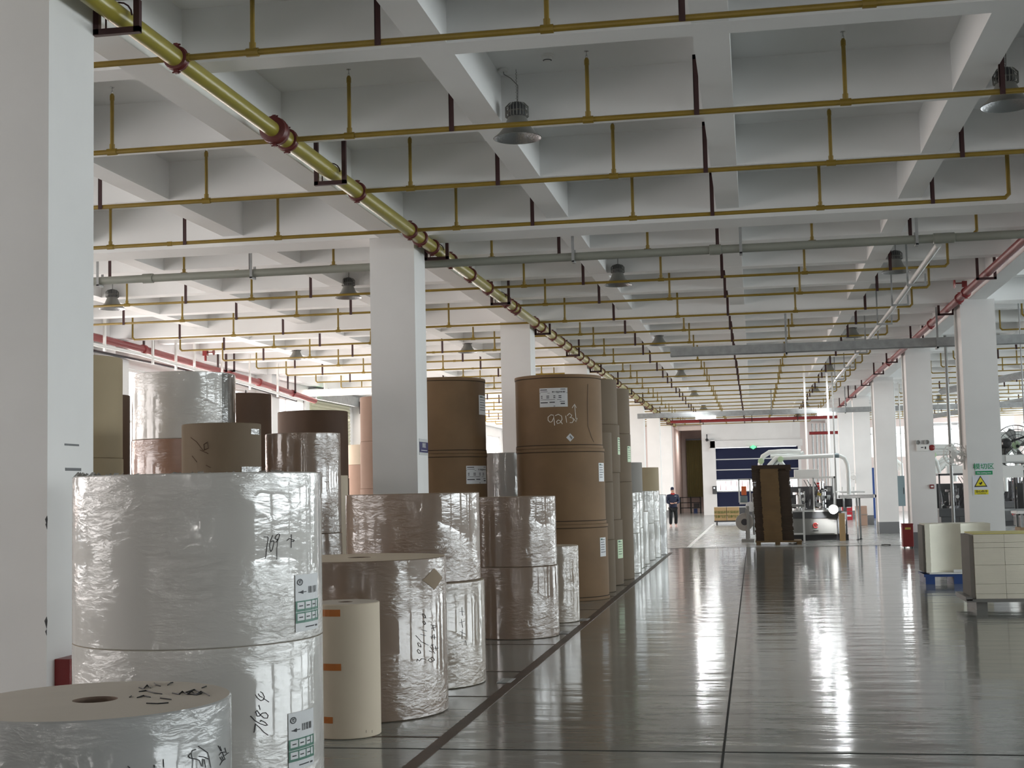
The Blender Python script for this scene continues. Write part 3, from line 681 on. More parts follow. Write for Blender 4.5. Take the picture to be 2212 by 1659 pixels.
    G=roll(x,y,r,0,zc(1225,1177,y+.1),'fpale','small pale wrapped roll between the glossy brown pair and the kraft stack',topm='cream')
    G.o.children[0].data.materials[0]=K['ftan']
    # H kraft stack
    x,y,r=cylpx(1115,1304,1000,Y=20.1);z1=zc(1230,1134,y-r);z2=zc(1200,969,y-r);z3=zc(1200,808,y-r)
    H1=roll(x+.02,y,r+.012,0,z1,'kraft','bottom roll of the tallest kraft-wrapped stack by the aisle',cap=True)
    H2=roll(x+.01,y,r,z1,z2,'kraft','middle roll of the tallest kraft-wrapped stack by the aisle',cap=True)
    H3=roll(x,y,r-.01,z2,z3,'kraft','top roll of the tallest kraft stack, chalked 9213 and labelled',cap=True)
    sticker(H3,1166,838,1226,879);sticker(H2,1293,1000,1304,1040,'pale');sticker(H1,1296,1161,1308,1202,'pale')
    g=MB();a0,_=ang(H3,1223,944);a1,_=ang(H3,1240,944);am=(a0+a1)/2;_,zt_=ang(H3,1231,936);_,zb_=ang(H3,1231,954);zm_=(zt_+zb_)/2;rr=H3.r+.003
    f=lambda a,z:(H3.x+rr*math.cos(a),H3.y+rr*math.sin(a),z)
    g.quad(f(a0,zm_),f(am,zb_),f(a1,zm_),f(am,zt_));rr+=.002;g.quad(f(a0*.6+a1*.4,zm_+.01),f(a0*.35+a1*.65,zm_-.03),f(a0*.2+a1*.8,zm_-.005),f(am,zm_+.035),1);o=g.build('label_sticker',['sticker','mgrey'],H3.o);o['label']='small diamond-set label'
    ink(H3,[[(1196,897),(1190,896),(1184,901),(1184,908),(1188,912),(1192,911),(1196,903),(1196,898),(1197,908),(1198,919)],[(1199,898),(1206,895),(1213,899),(1214,906),(1210,913),(1204,915),(1202,911),(1206,907),(1211,910),(1215,916)],[(1222,898),(1224,913)],[(1225,898),(1230,893),(1235,897),(1233,901),(1230,902),(1237,903),(1239,908),(1236,913),(1231,913)],[(1241,874),(1244,905)],[(1236,881),(1241,873),(1245,881)],[(1239,904),(1244,911),(1247,903)]],.0045,'chalk','chalk_writing')
    ink(H3,[[(1270,830),(1269,870),(1270,920),(1278,945),(1283,955)]],.005,'core','torn_seam')
    ink(H3,[[(1188,823),(1146,823)][:1]+[(1157,822)]],.006,'core','torn_spot')if False else None
    # 2b / 2a / 3
    def side(rt,yb,top,splits,m,labs,rr=.6,dx=0,jit=0,grp=None):
        P=un(rt,yb,Z=0);d=Vector((P.x,P.y)).normalized();n=Vector((d.y,-d.x))*-1   # centre lies to the left of the tangent ray
        c=Vector((P.x,P.y))+Vector((-d.y,d.x))*rr
        zs=[0]+[zc(rt-10,s,c.y) for s in splits[::-1]]+[zc(rt-12,top,c.y-(rr if top<1050 else -rr))]
        out=[]
        for k in range(len(zs)-1):
            mm=m[k] if isinstance(m,list) else m
            j=(k%2)*.02*(1 if jit else 0)
            out.append(roll(c.x-j,c.y,rr-(.004*k),zs[k],zs[k+1],mm,labs[k],group=grp or 'paper rolls standing on the left of the aisle'))
        return out
    s=side(1331,1277,932,[1041,1165],'kraftg',['bottom roll of the plain stack right behind the chalked kraft stack','middle roll of the plain stack right behind the chalked kraft stack','top roll of the plain stack right behind the chalked kraft stack'],.41)
    s=side(1348,1261,815,[918,1021,1122],'kraftg',['bottom roll of the second plain stack, green label on it','second lowest roll of the second plain stack behind the chalked one','third roll up of the second plain stack behind the chalked one','topmost roll of the second plain stack behind the chalked one'],.6,jit=1)
    sticker(s[0],1334,1166,1345,1206,'pale',m='gsticker');sticker(s[2],1334,945,1339,982,'pale',m='gsticker')
    s=side(1371,1249,836,[938,1041],'kraftg',['bottom roll of the third plain stack, next to the torn wrapper','middle roll of the third plain stack behind the chalked one','top roll of the third plain stack, pale green label'],.58)
    sticker(s[1],1355,964,1362,998,'pale',m='gsticker')
    side(1387,1237,1063,[1151],'fpale',['lower of two clear-wrapped pale rolls beyond the plain stacks','upper of two clear-wrapped pale rolls beyond the plain stacks'],.42)
    side(1394,1226,998,[1063,1140],['fpale','fpale','side'],['lowest roll of the stack with the plain grey roll on top','middle roll of the stack with the plain grey roll on top','plain light grey roll on top of two wrapped rolls'],.45)
    side(1404,1218,1104,[],'fpale',['single low clear-wrapped white roll in front of the far beige stack'],.38)
    side(1417,1209,1060,[1130],'fpale',['lower clear-wrapped roll beside the far beige-topped stack','upper clear-wrapped roll beside the far beige-topped stack'],.4)
    side(1429,1203,1009,[1060,1125],['fpale','fpale','beige'],['lowest roll of the far beige-topped stack','middle roll of the far beige-topped stack','plain beige roll on top of the far wrapped stack'],.5)
    side(1443,1197,1068,[],'fgrey',['last grey wrapped roll at the end of the row near the person'],.42)
    # M stack behind second pillar
    def free(cx,Y,r,zs,m,labs,grp='paper rolls stored behind the left pillars',cap=False):
        c=un(cx,1000,Y=Y);out=[]
        for k in range(len(zs)-1): out.append(roll(c.x,Y,r-(.006*k),zs[k],zs[k+1],m[k] if isinstance(m,list) else m,labs[k],group=grp,cap=cap))
        return out
    M_=free(957,20.1,.66,[0,1.0,zc(1000,979,19.5),zc(1000,813,19.5)],'kraft',['bottom kraft-wrapped roll of the stack behind the signed pillar','middle kraft-wrapped roll with white label, right of the signed pillar','top kraft-wrapped roll of the stack right of the signed pillar'],cap=True)
    sticker(M_[1],1007,1006,1050,1045);sticker(M_[2],1034,854,1048,896,'pale')
    free(1092,23.2,.45,[0,1.1,2.22],'fgrey',['lower clear-wrapped roll squeezed between the two kraft stacks','upper clear-wrapped roll squeezed between the two kraft stacks'])
    free(146,13,.55,[0,1.0,2.0,zc(240,760,12.5)],'beige',['lowest beige roll seen right beside the left-edge pillar','middle beige roll seen right beside the left-edge pillar','tall top beige roll seen right beside the left-edge pillar'])
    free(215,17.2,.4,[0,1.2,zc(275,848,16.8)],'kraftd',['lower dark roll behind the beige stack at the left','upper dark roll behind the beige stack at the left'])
    z2=zc(340,948,14.4);z3=zc(398,800,14.4)
    L3s=free(398,15,.6,[0,.75,1.5,z2,z3],['fkraft','fkraft','fred','fwhite'],['lowest roll of the stack topped by a white wrapped roll','second roll up of the stack topped by a white wrapped roll','red-brown wrapped roll below the high white wrapped roll','white wrapped roll with dark strip on top of the back left stack'])
    LL=free(479,12.7,.384,[0,1.1,zc(479,912,12.3)],'kraftg',['lower plain brown roll behind the big white wrapped pair','upper plain brown roll with scribbles behind the big white wrapped pair'])
    L5=LL[1];L3=L3s[3]
    for (x0,y0,x1,y1) in ((542,926,562,938),(522,1008,567,1022)):
        a0,_=ang(L5,x0,y0);a1,_=ang(L5,x1,y0);_,za=ang(L5,x0,y0);_,zb=ang(L5,x0,y1);g=MB();patch(L5,g,a0,a1,zb,za,.003,0,4);q=g.build('clear_tape','fdark',L5.o);q['label']='shiny piece of clear tape'
    a0,_=ang(L3,480,870);a1=a0+1.2;g=MB();patch(L3,g,a0,a1,L3.z0+.02,L3.z1-.01,.003,0,14);q=g.build('dark_strip','fdark',L3.o);q['label']='dark brown strip down one side of the roll'  # darker strip wrapped over part of the roll's side
    ink(L5,[[(412,945),(425,955),(440,975)],[(440,960),(448,955),(450,968),(441,972),(440,960)],[(415,985),(425,998)],[(432,972),(450,980)],[(445,1005),(455,1010)]],.004,'kraftd')
    g=MB();random.seed(5)
    for k in range(46):
        a=1.1+k*.055;r1=B2.r+.0;z=B2.z1;h=random.uniform(.004,.03);c,s_=math.cos(a),math.sin(a);c2,s2=math.cos(a+.055),math.sin(a+.055);h2=random.uniform(.004,.03)
        g.quad((B2.x+r1*c,B2.y+r1*s_,z-.004),(B2.x+r1*c2,B2.y+r1*s2,z-.004),(B2.x+(r1-.03)*c2,B2.y+(r1-.03)*s2,z+h2),(B2.x+(r1-.03)*c,B2.y+(r1-.03)*s_,z+h))
    g.build('film_ruffle','fgrey',B2.o)
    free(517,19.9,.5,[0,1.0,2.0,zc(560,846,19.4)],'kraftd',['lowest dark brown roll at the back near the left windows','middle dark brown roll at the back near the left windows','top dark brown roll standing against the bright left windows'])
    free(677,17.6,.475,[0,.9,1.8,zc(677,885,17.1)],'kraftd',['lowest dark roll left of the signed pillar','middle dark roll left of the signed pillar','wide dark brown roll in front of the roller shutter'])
    free(655,15.3,.437,[0,1.15,zc(655,934,14.9)],'fkraft',['lower glossy wrapped roll left of the signed pillar','upper glossy wrapped roll left of the signed pillar, bright streaks on it'])
    free(715,16.4,.205,[0,zc(740,1027,16.4)],'cream',['slim pale roll behind the glossy wrapped pair'])
    free(843,22.3,.5,[0,zc(800,1056,22),zc(800,954,22),zc(800,857,22)],'pinkk',['lowest pinkish roll of the stack left of the signed pillar','middle pinkish roll of the stack left of the signed pillar','top pinkish roll of the stack left of the signed pillar'])
    free(800,29,.5,[0,1.4,zc(766,1005,29),zc(766,962,29)],['pinkk','pinkk','cream'],['lowest far roll between dark roll and pillar','middle far pink roll between dark roll and pillar','small cream roll far back between dark roll and pillar'])
rolls()
# ---------------------------------------------------------------- floor marks
def floors():
    g=MB();z=.003
    g.box(-2.075,-1.985,7.0,33.6,.0,z,0)
    for y in (8.9,10.65,12.1,14.2,16.1,18.2,20.4,22.6,25,28): g.box(-3.4,-2.075,y,y+.02,0,z,0)
    struct(g.build('trim_1','line'))
    g=MB();g.box(-.245,-.23,-10,36.0,0,.0025)
    for y in (8.5,35.6): g.box(-12,12,y,y+.012,0,.0025)
    struct(g.build('trim_2','joint'))
    g=MB();g.box(-13,XR,36.0,84,0,.004);struct(g.build('trim_3','lfloor'))  # paler floor sheet over the far part of the hall
    g=MB();p=un(1487,1183,Z=0);q=un(1541,1133,Z=0);d=(q-p).normalized();n=Vector((d.y,-d.x,0))*.05
    a,b,c,e=[v+Vector((0,0,.008)) for v in (p-n,p+n,q+n,q-n)];g.quad(a,b,c,e);struct(g.build('trim_4','wline'))
    for k,(x,y,l) in enumerate(((1101,1471,'white number card taped to the floor nearest the camera'),(1225,1367,'middle white number card taped to the floor by the brown line'),(1267,1339,'farthest white number card taped to the floor by the brown line'))):
        p=un(x,y,Z=0);o=empty('floor_card',(p.x,p.y,0),l,'floor label','number cards on the floor line')
        g=MB();g.box(p.x-.09,p.x+.03,p.y-.13,p.y+.13,.0032,.0048,0)
        for j in range(5): g.box(p.x-.06,p.x+.0,p.y-.1+.045*j,p.y-.08+.045*j,.0048,.0054,1)
        g.build('card',['sticker','mgrey'],o)
floors()
exec_later=[]
# ---------------------------------------------------------------- pallets of cup board on the right
def pallets():
    # first (farther) stack with concave front
    p=un(2000,1262,Z=0);Y=p.y;x0=p.x;w=.98
    o=empty('pallet',(x0+w/2,Y+.4,0),'dark blue plastic pallet under the curved cream board stack','pallet')
    g=MB()
    for k in range(3): g.box(x0+k*w*.43-.0,x0+k*w*.43+.14,Y,Y+.8,0,.11)
    g.box(x0-.02,x0+w+.02,Y,Y+.8,.11,.15);g.build('deck','blue',o)
    MB().box(x0+.06,x0+w,Y-.02,Y+.6,.152,.175).build('cover_sheet','wplas',o)
    o=empty('board_stack',(x0+.5,Y+.4,.175),'stack of curved cream cup-board blanks on the blue pallet','board stack','stacks of cup-board blanks on pallets')
    xs=[i/40 for i in range(41)]
    f=lambda t: .02+.09*math.sin(PI*min(1,max(0,(t-.10)/.45)))*(1 if .10<t<.55 else 0)+.07*math.sin(PI*min(1,max(0,(t-.55)/.45)))*(1 if t>=.55 else 0)+(.0 if t>.08 else -.02)
    poly=[(x0+.02+t*w,Y+.02+f(t)) for t in xs]+[(x0+.02+w,Y+.7),(x0+.02,Y+.7)]
    zt=zc(2060,1131,Y+.1)
    g=MB()
    n=30
    for k in range(n):
        d=random.uniform(-.002,.002);z0=.176+(zt-.176)*k/n;z1=.176+(zt-.176)*(k+1)/n-.0006
        g.prism([(a+d,b+d*.5) for a,b in poly],z0,z1)
    # darker grey sheet down the left flank
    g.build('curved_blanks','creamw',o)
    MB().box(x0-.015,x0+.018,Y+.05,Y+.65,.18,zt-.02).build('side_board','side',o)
    o=empty('paper_offcut',(x0+.55,Y-.0,.18),'folded white paper scrap lying at the foot of the curved stack','paper scrap')
    MB().box(x0+.42,x0+.62,Y-.02,Y+.015,.178,.22).build('folded_sheet','wplas',o)
    # second (nearer) stack
    p=un(2110,1318,Z=0);Y=p.y;x0=p.x;w=1.05
    o=empty('pallet',(x0+w/2,Y+.45,0),'grey metal-edged pallet under the gridded cream board stack at the right edge','pallet')
    g=MB();g.box(x0+.0,x0+.13,Y,Y+.8,.0,.1);g.box(x0+.85,x0+.98,Y,Y+.8,0,.1);g.box(x0-.12,x0+w,Y-.06,Y+.85,.1,.135);g.box(x0-.13,x0-.05,Y-.06,Y+.85,.12,.165);g.build('deck','mgrey',o)
    o=empty('board_stack',(x0+.5,Y+.4,.136),'stack of cream board in gridded bundles with yellow top sheet','board stack','stacks of cup-board blanks on pallets')
    zt=zc(2150,1153,Y+.1);X0=x0-.0;g=MB();nx=[0,.36,.60,1.03];zs=[.137,.20,.32,.55,.76,zt-.1,zt]
    for i in range(3):
        for j in range(6):
            n=max(2,int((zs[j+1]-zs[j])/.02));
            for k in range(n):
                a=zs[j]+(zs[j+1]-zs[j]-.003)*k/n;b=zs[j]+(zs[j+1]-zs[j]-.003)*(k+1)/n-.0004
                d=random.uniform(-.0015,.0015);g.box(X0+nx[i]+.0015,X0+nx[i+1]-.0015,Y+d,Y+.75,a,b)
    g.build('blank_bundles','creamw',o)
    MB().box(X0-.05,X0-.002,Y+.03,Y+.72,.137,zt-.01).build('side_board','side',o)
    MB().box(X0+.0,X0+1.03,Y+.0,Y+.75,zt,zt+.012).build('top_sheet','yelw',o)
pallets()
# ---------------------------------------------------------------- things fixed to pillars
def fixings():
    Xf=3.73;Y=RYF
    def wp(px,py,Yp): p=un(px,py,Y=Yp);return p
    # green sign
    a=wp(2106,1000,Y);b=wp(2144,1025,Y);z0,z1=b.z,a.z
    o=empty('area_sign',((a.x+b.x)/2,Y-.008,z0),'white and green area sign on the near right pillar','sign')
    MB().box(a.x,b.x,Y-.01,Y,z0,z1).build('sign_plate','signw',o)
    MB().box(a.x,b.x,Y-.0125,Y-.0102,z0,z0+(z1-z0)*.32).build('green_band','signg',o)
    text('模切区',((a.x+b.x)/2,Y-.0125,z0+(z1-z0)*.66),(z1-z0)*.52,'signg',o,sx=1.08)
    text('Die-cutting area',((a.x+b.x)/2,Y-.014,z0+(z1-z0)*.16),(z1-z0)*.17,'signw',o)
    a=wp(2100,1028,Y);b=wp(2137,1070,Y);z0,z1=b.z,a.z;w=b.x-a.x;h=z1-z0;xc=(a.x+b.x)/2
    o=empty('warning_sign',(xc,Y-.008,z0),'yellow triangle hand-injury warning sign on the near right pillar','sign')
    MB().box(a.x,b.x,Y-.006,Y,z0,z1).build('sign_plate','signw',o)
    def tri(s,yy,mm,nm):
        c=z0+h*.68;g=MB();v=[(xc-s*w*.42,c-s*h*.25),(xc+s*w*.42,c-s*h*.25),(xc,c+s*h*.33)]
        g._add([(q[0],yy,q[1]) for q in v],[(0,1,2)],0);g._add([(q[0],yy+.002,q[1]) for q in v],[(2,1,0)],0);g.build(nm,mm,o)
    tri(.98,Y-.008,'ink','black_border');tri(.76,Y-.011,'signy','yellow_triangle')
    g=MB();cx,cz=xc,z0+h*.62
    pts=[(-.10,-.09),(.02,-.1),(.09,-.02),(.12,.08),(.07,.11),(.02,.05),(-.05,.02),(-.12,.03),(-.14,-.02),(-.06,-.03)]
    g._add([(cx+x*w*.9,Y-.013,cz+z*h*.75) for x,z in pts],[tuple(range(len(pts)))],0);g.build('hand_symbol','ink',o)
    MB().box(a.x+w*.1,b.x-w*.04,Y-.009,Y-.0062,z0+h*.05,z0+h*.29).build('yellow_band','signy',o)
    text('当心伤手',(xc+w*.03,Y-.0115,z0+h*.2),h*.14,'ink',o,sx=1.1)
    text('Caution, risk of injury',(xc+w*.03,Y-.0115,z0+h*.09),h*.05,'ink',o)
    # blue sign on second left pillar (its aisle side face)
    X=-4.683+PW
    a=un(905,947,X=X);b=un(923,984,X=X);z1=a.z;z0=b.z
    o=empty('pillar_sign',(X+.01,(a.y+b.y)/2,z0),'small navy sign in a grey holder on the second left pillar','sign')
    ya,yb=a.y,b.y
    g=MB();g.box(X,X+.006,ya,yb,z0,z1);g.build('holder','lgrey',o,bevel=.002)
    g=MB();g.box(X+.006,X+.012,ya,yb,z0+(z1-z0)*.16,z1-(z1-z0)*.2);g.build('card','signb',o)
    text('原纸区',(X+.0135,(ya+yb)/2,z0+(z1-z0)*.58),(z1-z0)*.32,'sticker',o,rot=(PI/2,0,PI/2),sx=.95)
    MB().box(X+.012,X+.0135,ya+.06,yb-.06,z0+(z1-z0)*.27,z0+(z1-z0)*.31).build('text_line','sticker',o)
    # chips on first pillar
    g=empty('pillar_scuff',(-4.108,7.55,1.3),'dark chipped scuffs on the corner of the left-edge pillar','wall damage')
    q=MB()
    for (px,py,s) in ((101,1125,.03),(103,1135,.022),(97,1345,.035),(96,1366,.018)):
        p=un(px,py,Y=7.557);p.x=-4.108;pts=[(p.x-.002-abs(random.uniform(.2,.8))*s*.5 if k in(2,3) else p.x+.003,7.5545,p.z+s*v) for k,v in enumerate((1,.4,.6,-.6,-1,-.3))]
        q.tube([(p.x,7.556,p.z+s),(p.x-.003,7.554,p.z+s*.3),(p.x,7.556,p.z-s)],.008,5,rr=[.001,s*.28,.001])
    q.build('scuff_mark','dgrey',g)
    q=MB()
    X=-4.108
    for (px,py,dy,dz) in ((155,961,.09,.006),(158,1014,.1,.009)):
        p=un(px,py,X=X);q.box(X-.001,X+.002,p.y-dy,p.y+dy,p.z-dz,p.z+dz)
    q.build('scuff_line','dgrey',g)
    p=un(139,1455,X=X);o=empty('extinguisher_box',(X+.05,p.y,p.z),'dark red box fixed low on the left-edge pillar','box')
    z=p.z;y=p.y
    MB().box(X,X+.10,y-.12,y+.10,0.05,z+.1).build('casing','redc',o,bevel=.004)
    # emergency light on R2
    Y=RYF+BAY;p=un(1994,963,Y=Y)
    o=empty('emergency_light',(p.x,Y-.03,p.z),'white twin-head emergency light on the second right pillar','emergency light')
    MB().box(p.x-.16,p.x+.13,Y-.06,Y,p.z-.13,p.z+.03).build('housing','wplas',o,bevel=.006)
    for s in (-.12,.09):
        g=MB();g.lathe((p.x+s,Y-.05,p.z+.085),[(.03,.03),(.06,.01),(.06,-.03),(.05,-.035),(.0,-.02)],20,axis='Y',mis=[0,0,0,1,1]);g.build('lamp_head',['lgrey','mgrey'],o,40)
    g=MB();g.lathe((p.x+.2,Y-.03,p.z-.05),[(.07,.03),(.07,-.02),(.05,-.035),(0,-.035)],20,axis='Y');g.build('sounder','redc',o,40)
    g=MB();g.box(p.x-.06,p.x+.0,Y-.062,Y-.06,p.z-.05,p.z-.03);g.box(p.x+.03,p.x+.06,Y-.062,Y-.06,p.z-.08,p.z-.02);g.build('label_print','ink',o)
    p=un(2013,1051,Y=Y);o=empty('call_point',(p.x,Y-.02,p.z),'small dark red call point on the second right pillar','call point')
    MB().box(p.x-.05,p.x+.05,Y-.04,Y,p.z-.05,p.z+.05).build('housing','redc',o,bevel=.004);MB().box(p.x-.03,p.x+.03,Y-.043,Y-.04,p.z-.02,p.z+.02).build('push_glass','wplas',o)
    # red fire cabinet
    x0=3.07
    p=un(1948,1133,Y=34.3);x0=p.x
    o=empty('fire_extinguisher_box',(x0+.15,34.45,0),'dark red fire extinguisher box on the floor by the second right pillar','fire extinguisher box')
    MB().box(x0,x0+.25,34.2,34.5,.03,.56).build('casing','redc',o,bevel=.008);MB().box(x0-.006,x0+.256,34.19,34.51,.56,.58).build('lid','redc',o)
    MB().box(x0+.06,x0+.19,34.196,34.2,.44,.49).build('label_strip','brass',o)
    for a in (0.02,.2):MB().box(x0+a,x0+a+.03,34.22,34.26,0,.03).build('foot','black',o)
    # vertical conduits on aisle faces of right pillars
    for k,Yp in enumerate((RYF,RYF+BAY,RYF+2*BAY)):
        o=empty('pillar_conduit',(3.68,Yp+.4,0),'grey conduit running up the aisle side of the %s'%('signed right pillar','emergency-light pillar','shaded third right pillar')[k],'conduit','conduits on the right pillars')
        g=MB();g.tube([(3.70,Yp+.42,0.0 if k else 1.9),(3.70,Yp+.42,4.78)],.022,8)
        g.tube([(3.70,Yp+.52,2.2),(3.70,Yp+.52,4.5)],.014,8);g.build('tube_run','lgrey',o,40)
    # white wall fan on R1
    p=un(2062,970,X=3.6);Yf=RYF+.3
    o=empty('wall_fan',(3.6,Yf,2.5),'white wall fan turned sideways on the signed right pillar','fan','wall fans on the right pillars')
    def wfan(o,x,y,z,m='wplas'):
        g=MB();g.tube([(x+.13,y,z-.1),(x,y-.02,z-.08),(x-.04,y-.05,z)],.025,8);g.box(x+.1,x+.13,y-.06,y+.06,z-.25,z);g.build('bracket',m,o)
        g=MB();g.lathe((x-.06,y-.05,z+.02),[(.0,.12),(.05,.1),(.06,.0),(.05,-.05)],16,axis='Y');g.build('motor',m,o,40)
        g=MB();yy=y-.16
        for rr,dy in ((.2,0),(.2,-.03),(.19,-.06),(.14,-.09),(.08,-.1),(.13,.03)):
            g.tube([(x-.06+rr*math.cos(2*PI*k/24),yy+dy,z+.02+rr*math.sin(2*PI*k/24)) for k in range(25)],.004,4)
        for k in range(20):
            a=2*PI*k/20;g.tube([(x-.06,yy-.1,z+.02),(x-.06+.14*math.cos(a),yy-.09,z+.02+.14*math.sin(a)),(x-.06+.2*math.cos(a),yy-.03,z+.02+.2*math.sin(a)),(x-.06+.13*math.cos(a),yy+.03,z+.02+.13*math.sin(a))],.0025,4)
        g.build('guard_cage',m,o)
        g=MB()
        for k in range(3):
            a=2*PI*k/3;c,s=math.cos(a),math.sin(a)
            g.quad((x-.06+.03*c,yy-.02,z+.02+.03*s),(x-.06+.15*c-.06*s,yy-.05,z+.02+.15*s+.06*c),(x-.06+.17*c,yy-.03,z+.02+.17*s),(x-.06+.12*c+.05*s,yy-.01,z+.02+.12*s-.05*c))
        g.build('blades',m,o)
    wfan(o,3.6,Yf,un(2062,985,X=3.6).z)
    for k,(px,py,Yp) in enumerate(((1845,1030,RYF+3*BAY+.1),)):
        q=un(px,py,Y=Yp);o=empty('wall_fan',(3.6,Yp,q.z),'white wall fan on the far pillar behind the conveyor','fan','wall fans on the right pillars');wfan(o,3.6,Yp,q.z)
    # blue-grey electrical cabinet behind third pillar
    Yc=44.6;a=un(1936,1028,Y=Yc);b=un(1953,1093,Y=Yc)
    o=empty('electric_cabinet',((a.x+b.x)/2,Yc+.15,0),'blue-grey wall-height electrical cabinet beside the third right pillar','cabinet')
    MB().box(a.x-.05,b.x+.05,Yc,Yc+.3,b.z,a.z).build('casing','cab',o,bevel=.006)
    MB().box(a.x+.0,a.x+.04,Yc+.1,Yc+.14,0,b.z).box(b.x-.04,b.x,Yc+.1,Yc+.14,0,b.z).build('stand','lgrey',o)
    MB().tube([(a.x+.05,Yc+.15,a.z),(a.x+.05,Yc+.15,4.7)],.02,8).tube([(a.x+.2,Yc+.15,a.z),(a.x+.2,Yc+.15,4.7)],.02,8).build('conduit','lgrey',o)
    MB().box(b.x+.0,b.x+.02,Yc-.01,Yc,(a.z+b.z)/2-.1,(a.z+b.z)/2+.1).build('door_handle','black',o)
fixings()
# ---------------------------------------------------------------- centre: board stack, machine, conveyor, cart, person
def centre():
    # cardboard stack on its sheet pallet
    Y=36.9
    o=empty('wood_pallet',(.65,Y+.5,0),'flat wooden pallet under the tall dark cardboard stack','pallet')
    g=MB();g.box(-.02,1.18,Y,Y+.95,.07,.11)
    for x in (0,.5,1.05): g.box(x,x+.12,Y+.02,Y+.93,0,.07)
    g.build('deck','board',o)
    o=empty('cardboard_stack',(.5,Y+.45,.11),'tall stack of brown cardboard blanks with shade-dark sides in the middle of the hall','cardboard stack')
    g=MB();h=MB();h2=MB();z=.112;k=0;random.seed(11);top=2.05
    while z<top-.1:
        t=random.uniform(.02,.05);off=.05*(z-.1)/2;d=random.uniform(-.012,.012)-.06*(z/2.0)
        h.box(-.0+d,.22+d,Y+.06,Y+.85,z,z+t-.002);h2.box(.68+d,.98+d,Y+.06,Y+.85,z,z+t-.002);g.box(.215+d,.685+d,Y+.01,Y+.88,z,z+t-.0015)
        z+=t
    MB().box(.05,.9,Y+.12,Y+.8,.115,top-.12).build('inner_layers','shadeboard',o)
    g.build('centre_panels','board',o);h.build('side_flap','shadeboard',o);h2.build('side_flap','shadeboard',o)
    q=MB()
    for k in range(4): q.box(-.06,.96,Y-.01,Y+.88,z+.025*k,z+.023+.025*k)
    q.box(.82,.97,Y-.01,Y+.85,z-.06,z);q.build('top_sheets','shadeboard',o)
    # forming machine
    def machine(ox,oy,label,base='mgrey',logo=True,first=False):
        o=empty('forming_machine',(ox,oy,0),label,'machine','cup forming machines')
        X=lambda v:ox+v;Yv=lambda v:oy+v
        g=MB();g.box(X(-.45),X(.9),Yv(0),Yv(1.1),.16,.62);g.build('base_cabinet',base,o,bevel=.01)
        g=MB();g.box(X(-.42),X(.88),Yv(.05),Yv(1.05),0,.16);g.build('plinth','black',o)
        g=MB();g.box(X(-.5),X(.92),Yv(-.02),Yv(1.12),.62,.80);g.build('bed_rail','dgrey',o)
        g=MB();g.box(X(-.5),X(.95),Yv(-.03),Yv(1.13),.80,.84);g.build('table_top','lgrey',o)
        g=MB();g.box(X(.03),X(.83),Yv(-.02),Yv(0),.2,.6);g.build('door_panel','mgrey',o)
        if logo:
            cx,cz=X(.32),.42;g=MB()
            g.tube([(cx+.065*math.cos(a),Yv(-.025),cz+.065*math.sin(a)) for a in [PI*2*k/20+.3 for k in range(18)]],.014,6)
            g.tube([(cx-.025,Yv(-.025),cz-.02),(cx-.02,Yv(-.025),cz+.03),(cx+.01,Yv(-.025),cz+.03),(cx+.0,Yv(-.025),cz-.02),(cx+.03,Yv(-.025),cz-.02)],.007,6);g.build('round_emblem','redm',o)
            MB().box(cx-.07,cx+.07,Yv(-.028),Yv(-.02),cz-.15,cz-.13).build('name_strip','ink',o)
        # guard frame
        for (x,y) in ((-.45,0),(.88,0),(-.45,1.05),(.88,1.05),(.3,0)):
            MB().box(X(x)-.02,X(x)+.02,Yv(y)-.0,Yv(y)+.04,.84,1.74).build('guard_post','lgrey',o)
        g=MB()
        for y in (0,1.05): g.box(X(-.47),X(.90),Yv(y),Yv(y)+.04,1.72,1.77)
        for x in (-.45,.88): g.box(X(x)-.02,X(x)+.02,Yv(0),Yv(1.09),1.72,1.77)
        g.build('guard_rail','wplas',o)
        g=MB();g.box(X(-.2),X(.48),Yv(.3),Yv(.6),1.77,1.98);g.build('control_box','wplas',o,bevel=.006)
        # mechanism: turret, dies, rods, motors
        random.seed(int(abs(ox*10))+3)
        g=MB();g.lathe((X(.55),Yv(.5),.84),[(.26,0),(.26,.05),(.1,.07),(.1,.5),(.2,.52),(.2,.56),(.06,.58),(.06,.8)],24);g.build('turret','steel',o,40)
        g=MB();g.lathe((X(-.1),Yv(.45),.84),[(.22,0),(.22,.06),(.07,.08),(.07,.42),(.16,.44),(.16,.5)],24);g.build('turret','steel',o,40)
        for k in range(8):
            a=2*PI*k/8;g=MB();c=(X(.55)+.18*math.cos(a),Yv(.5)+.18*math.sin(a),1.12);g.lathe(c,[(.03,0),(.045,.1),(.045,.12),(.02,.13)],12);g.build('cup_mandrel','lgrey',o,40)
        for k in range(10):
            x=random.uniform(-.4,.85);y=random.uniform(.1,.3);z=random.uniform(.84,1.0);MB().tube([(X(x),Yv(y),z),(X(x)+random.uniform(-.05,.05),Yv(y),z+random.uniform(.3,.7))],random.uniform(.01,.025),8).build('push_rod',random.choice(['dsteel','dsteel','lgrey','black']),o,40)
        for k in range(7):
            x=random.uniform(-.4,.75);z=random.uniform(.86,1.5);y=random.uniform(.15,.8);s=random.uniform(.05,.11);MB().box(X(x),X(x)+s,Yv(y),Yv(y)+s,z,z+s*1.3).build('drive_block',random.choice(['dsteel','black','mgrey','steel']),o,bevel=.006)
        g=MB()
        for k in range(7): g.box(X(.42),X(.6),Yv(.7),Yv(.76),1.1+.075*k,1.155+.075*k)
        g.build('heater_block','redm',o)
        MB().box(X(-.42),X(.86),Yv(.98),Yv(1.03),.84,1.5).build('back_panel','dgrey',o)
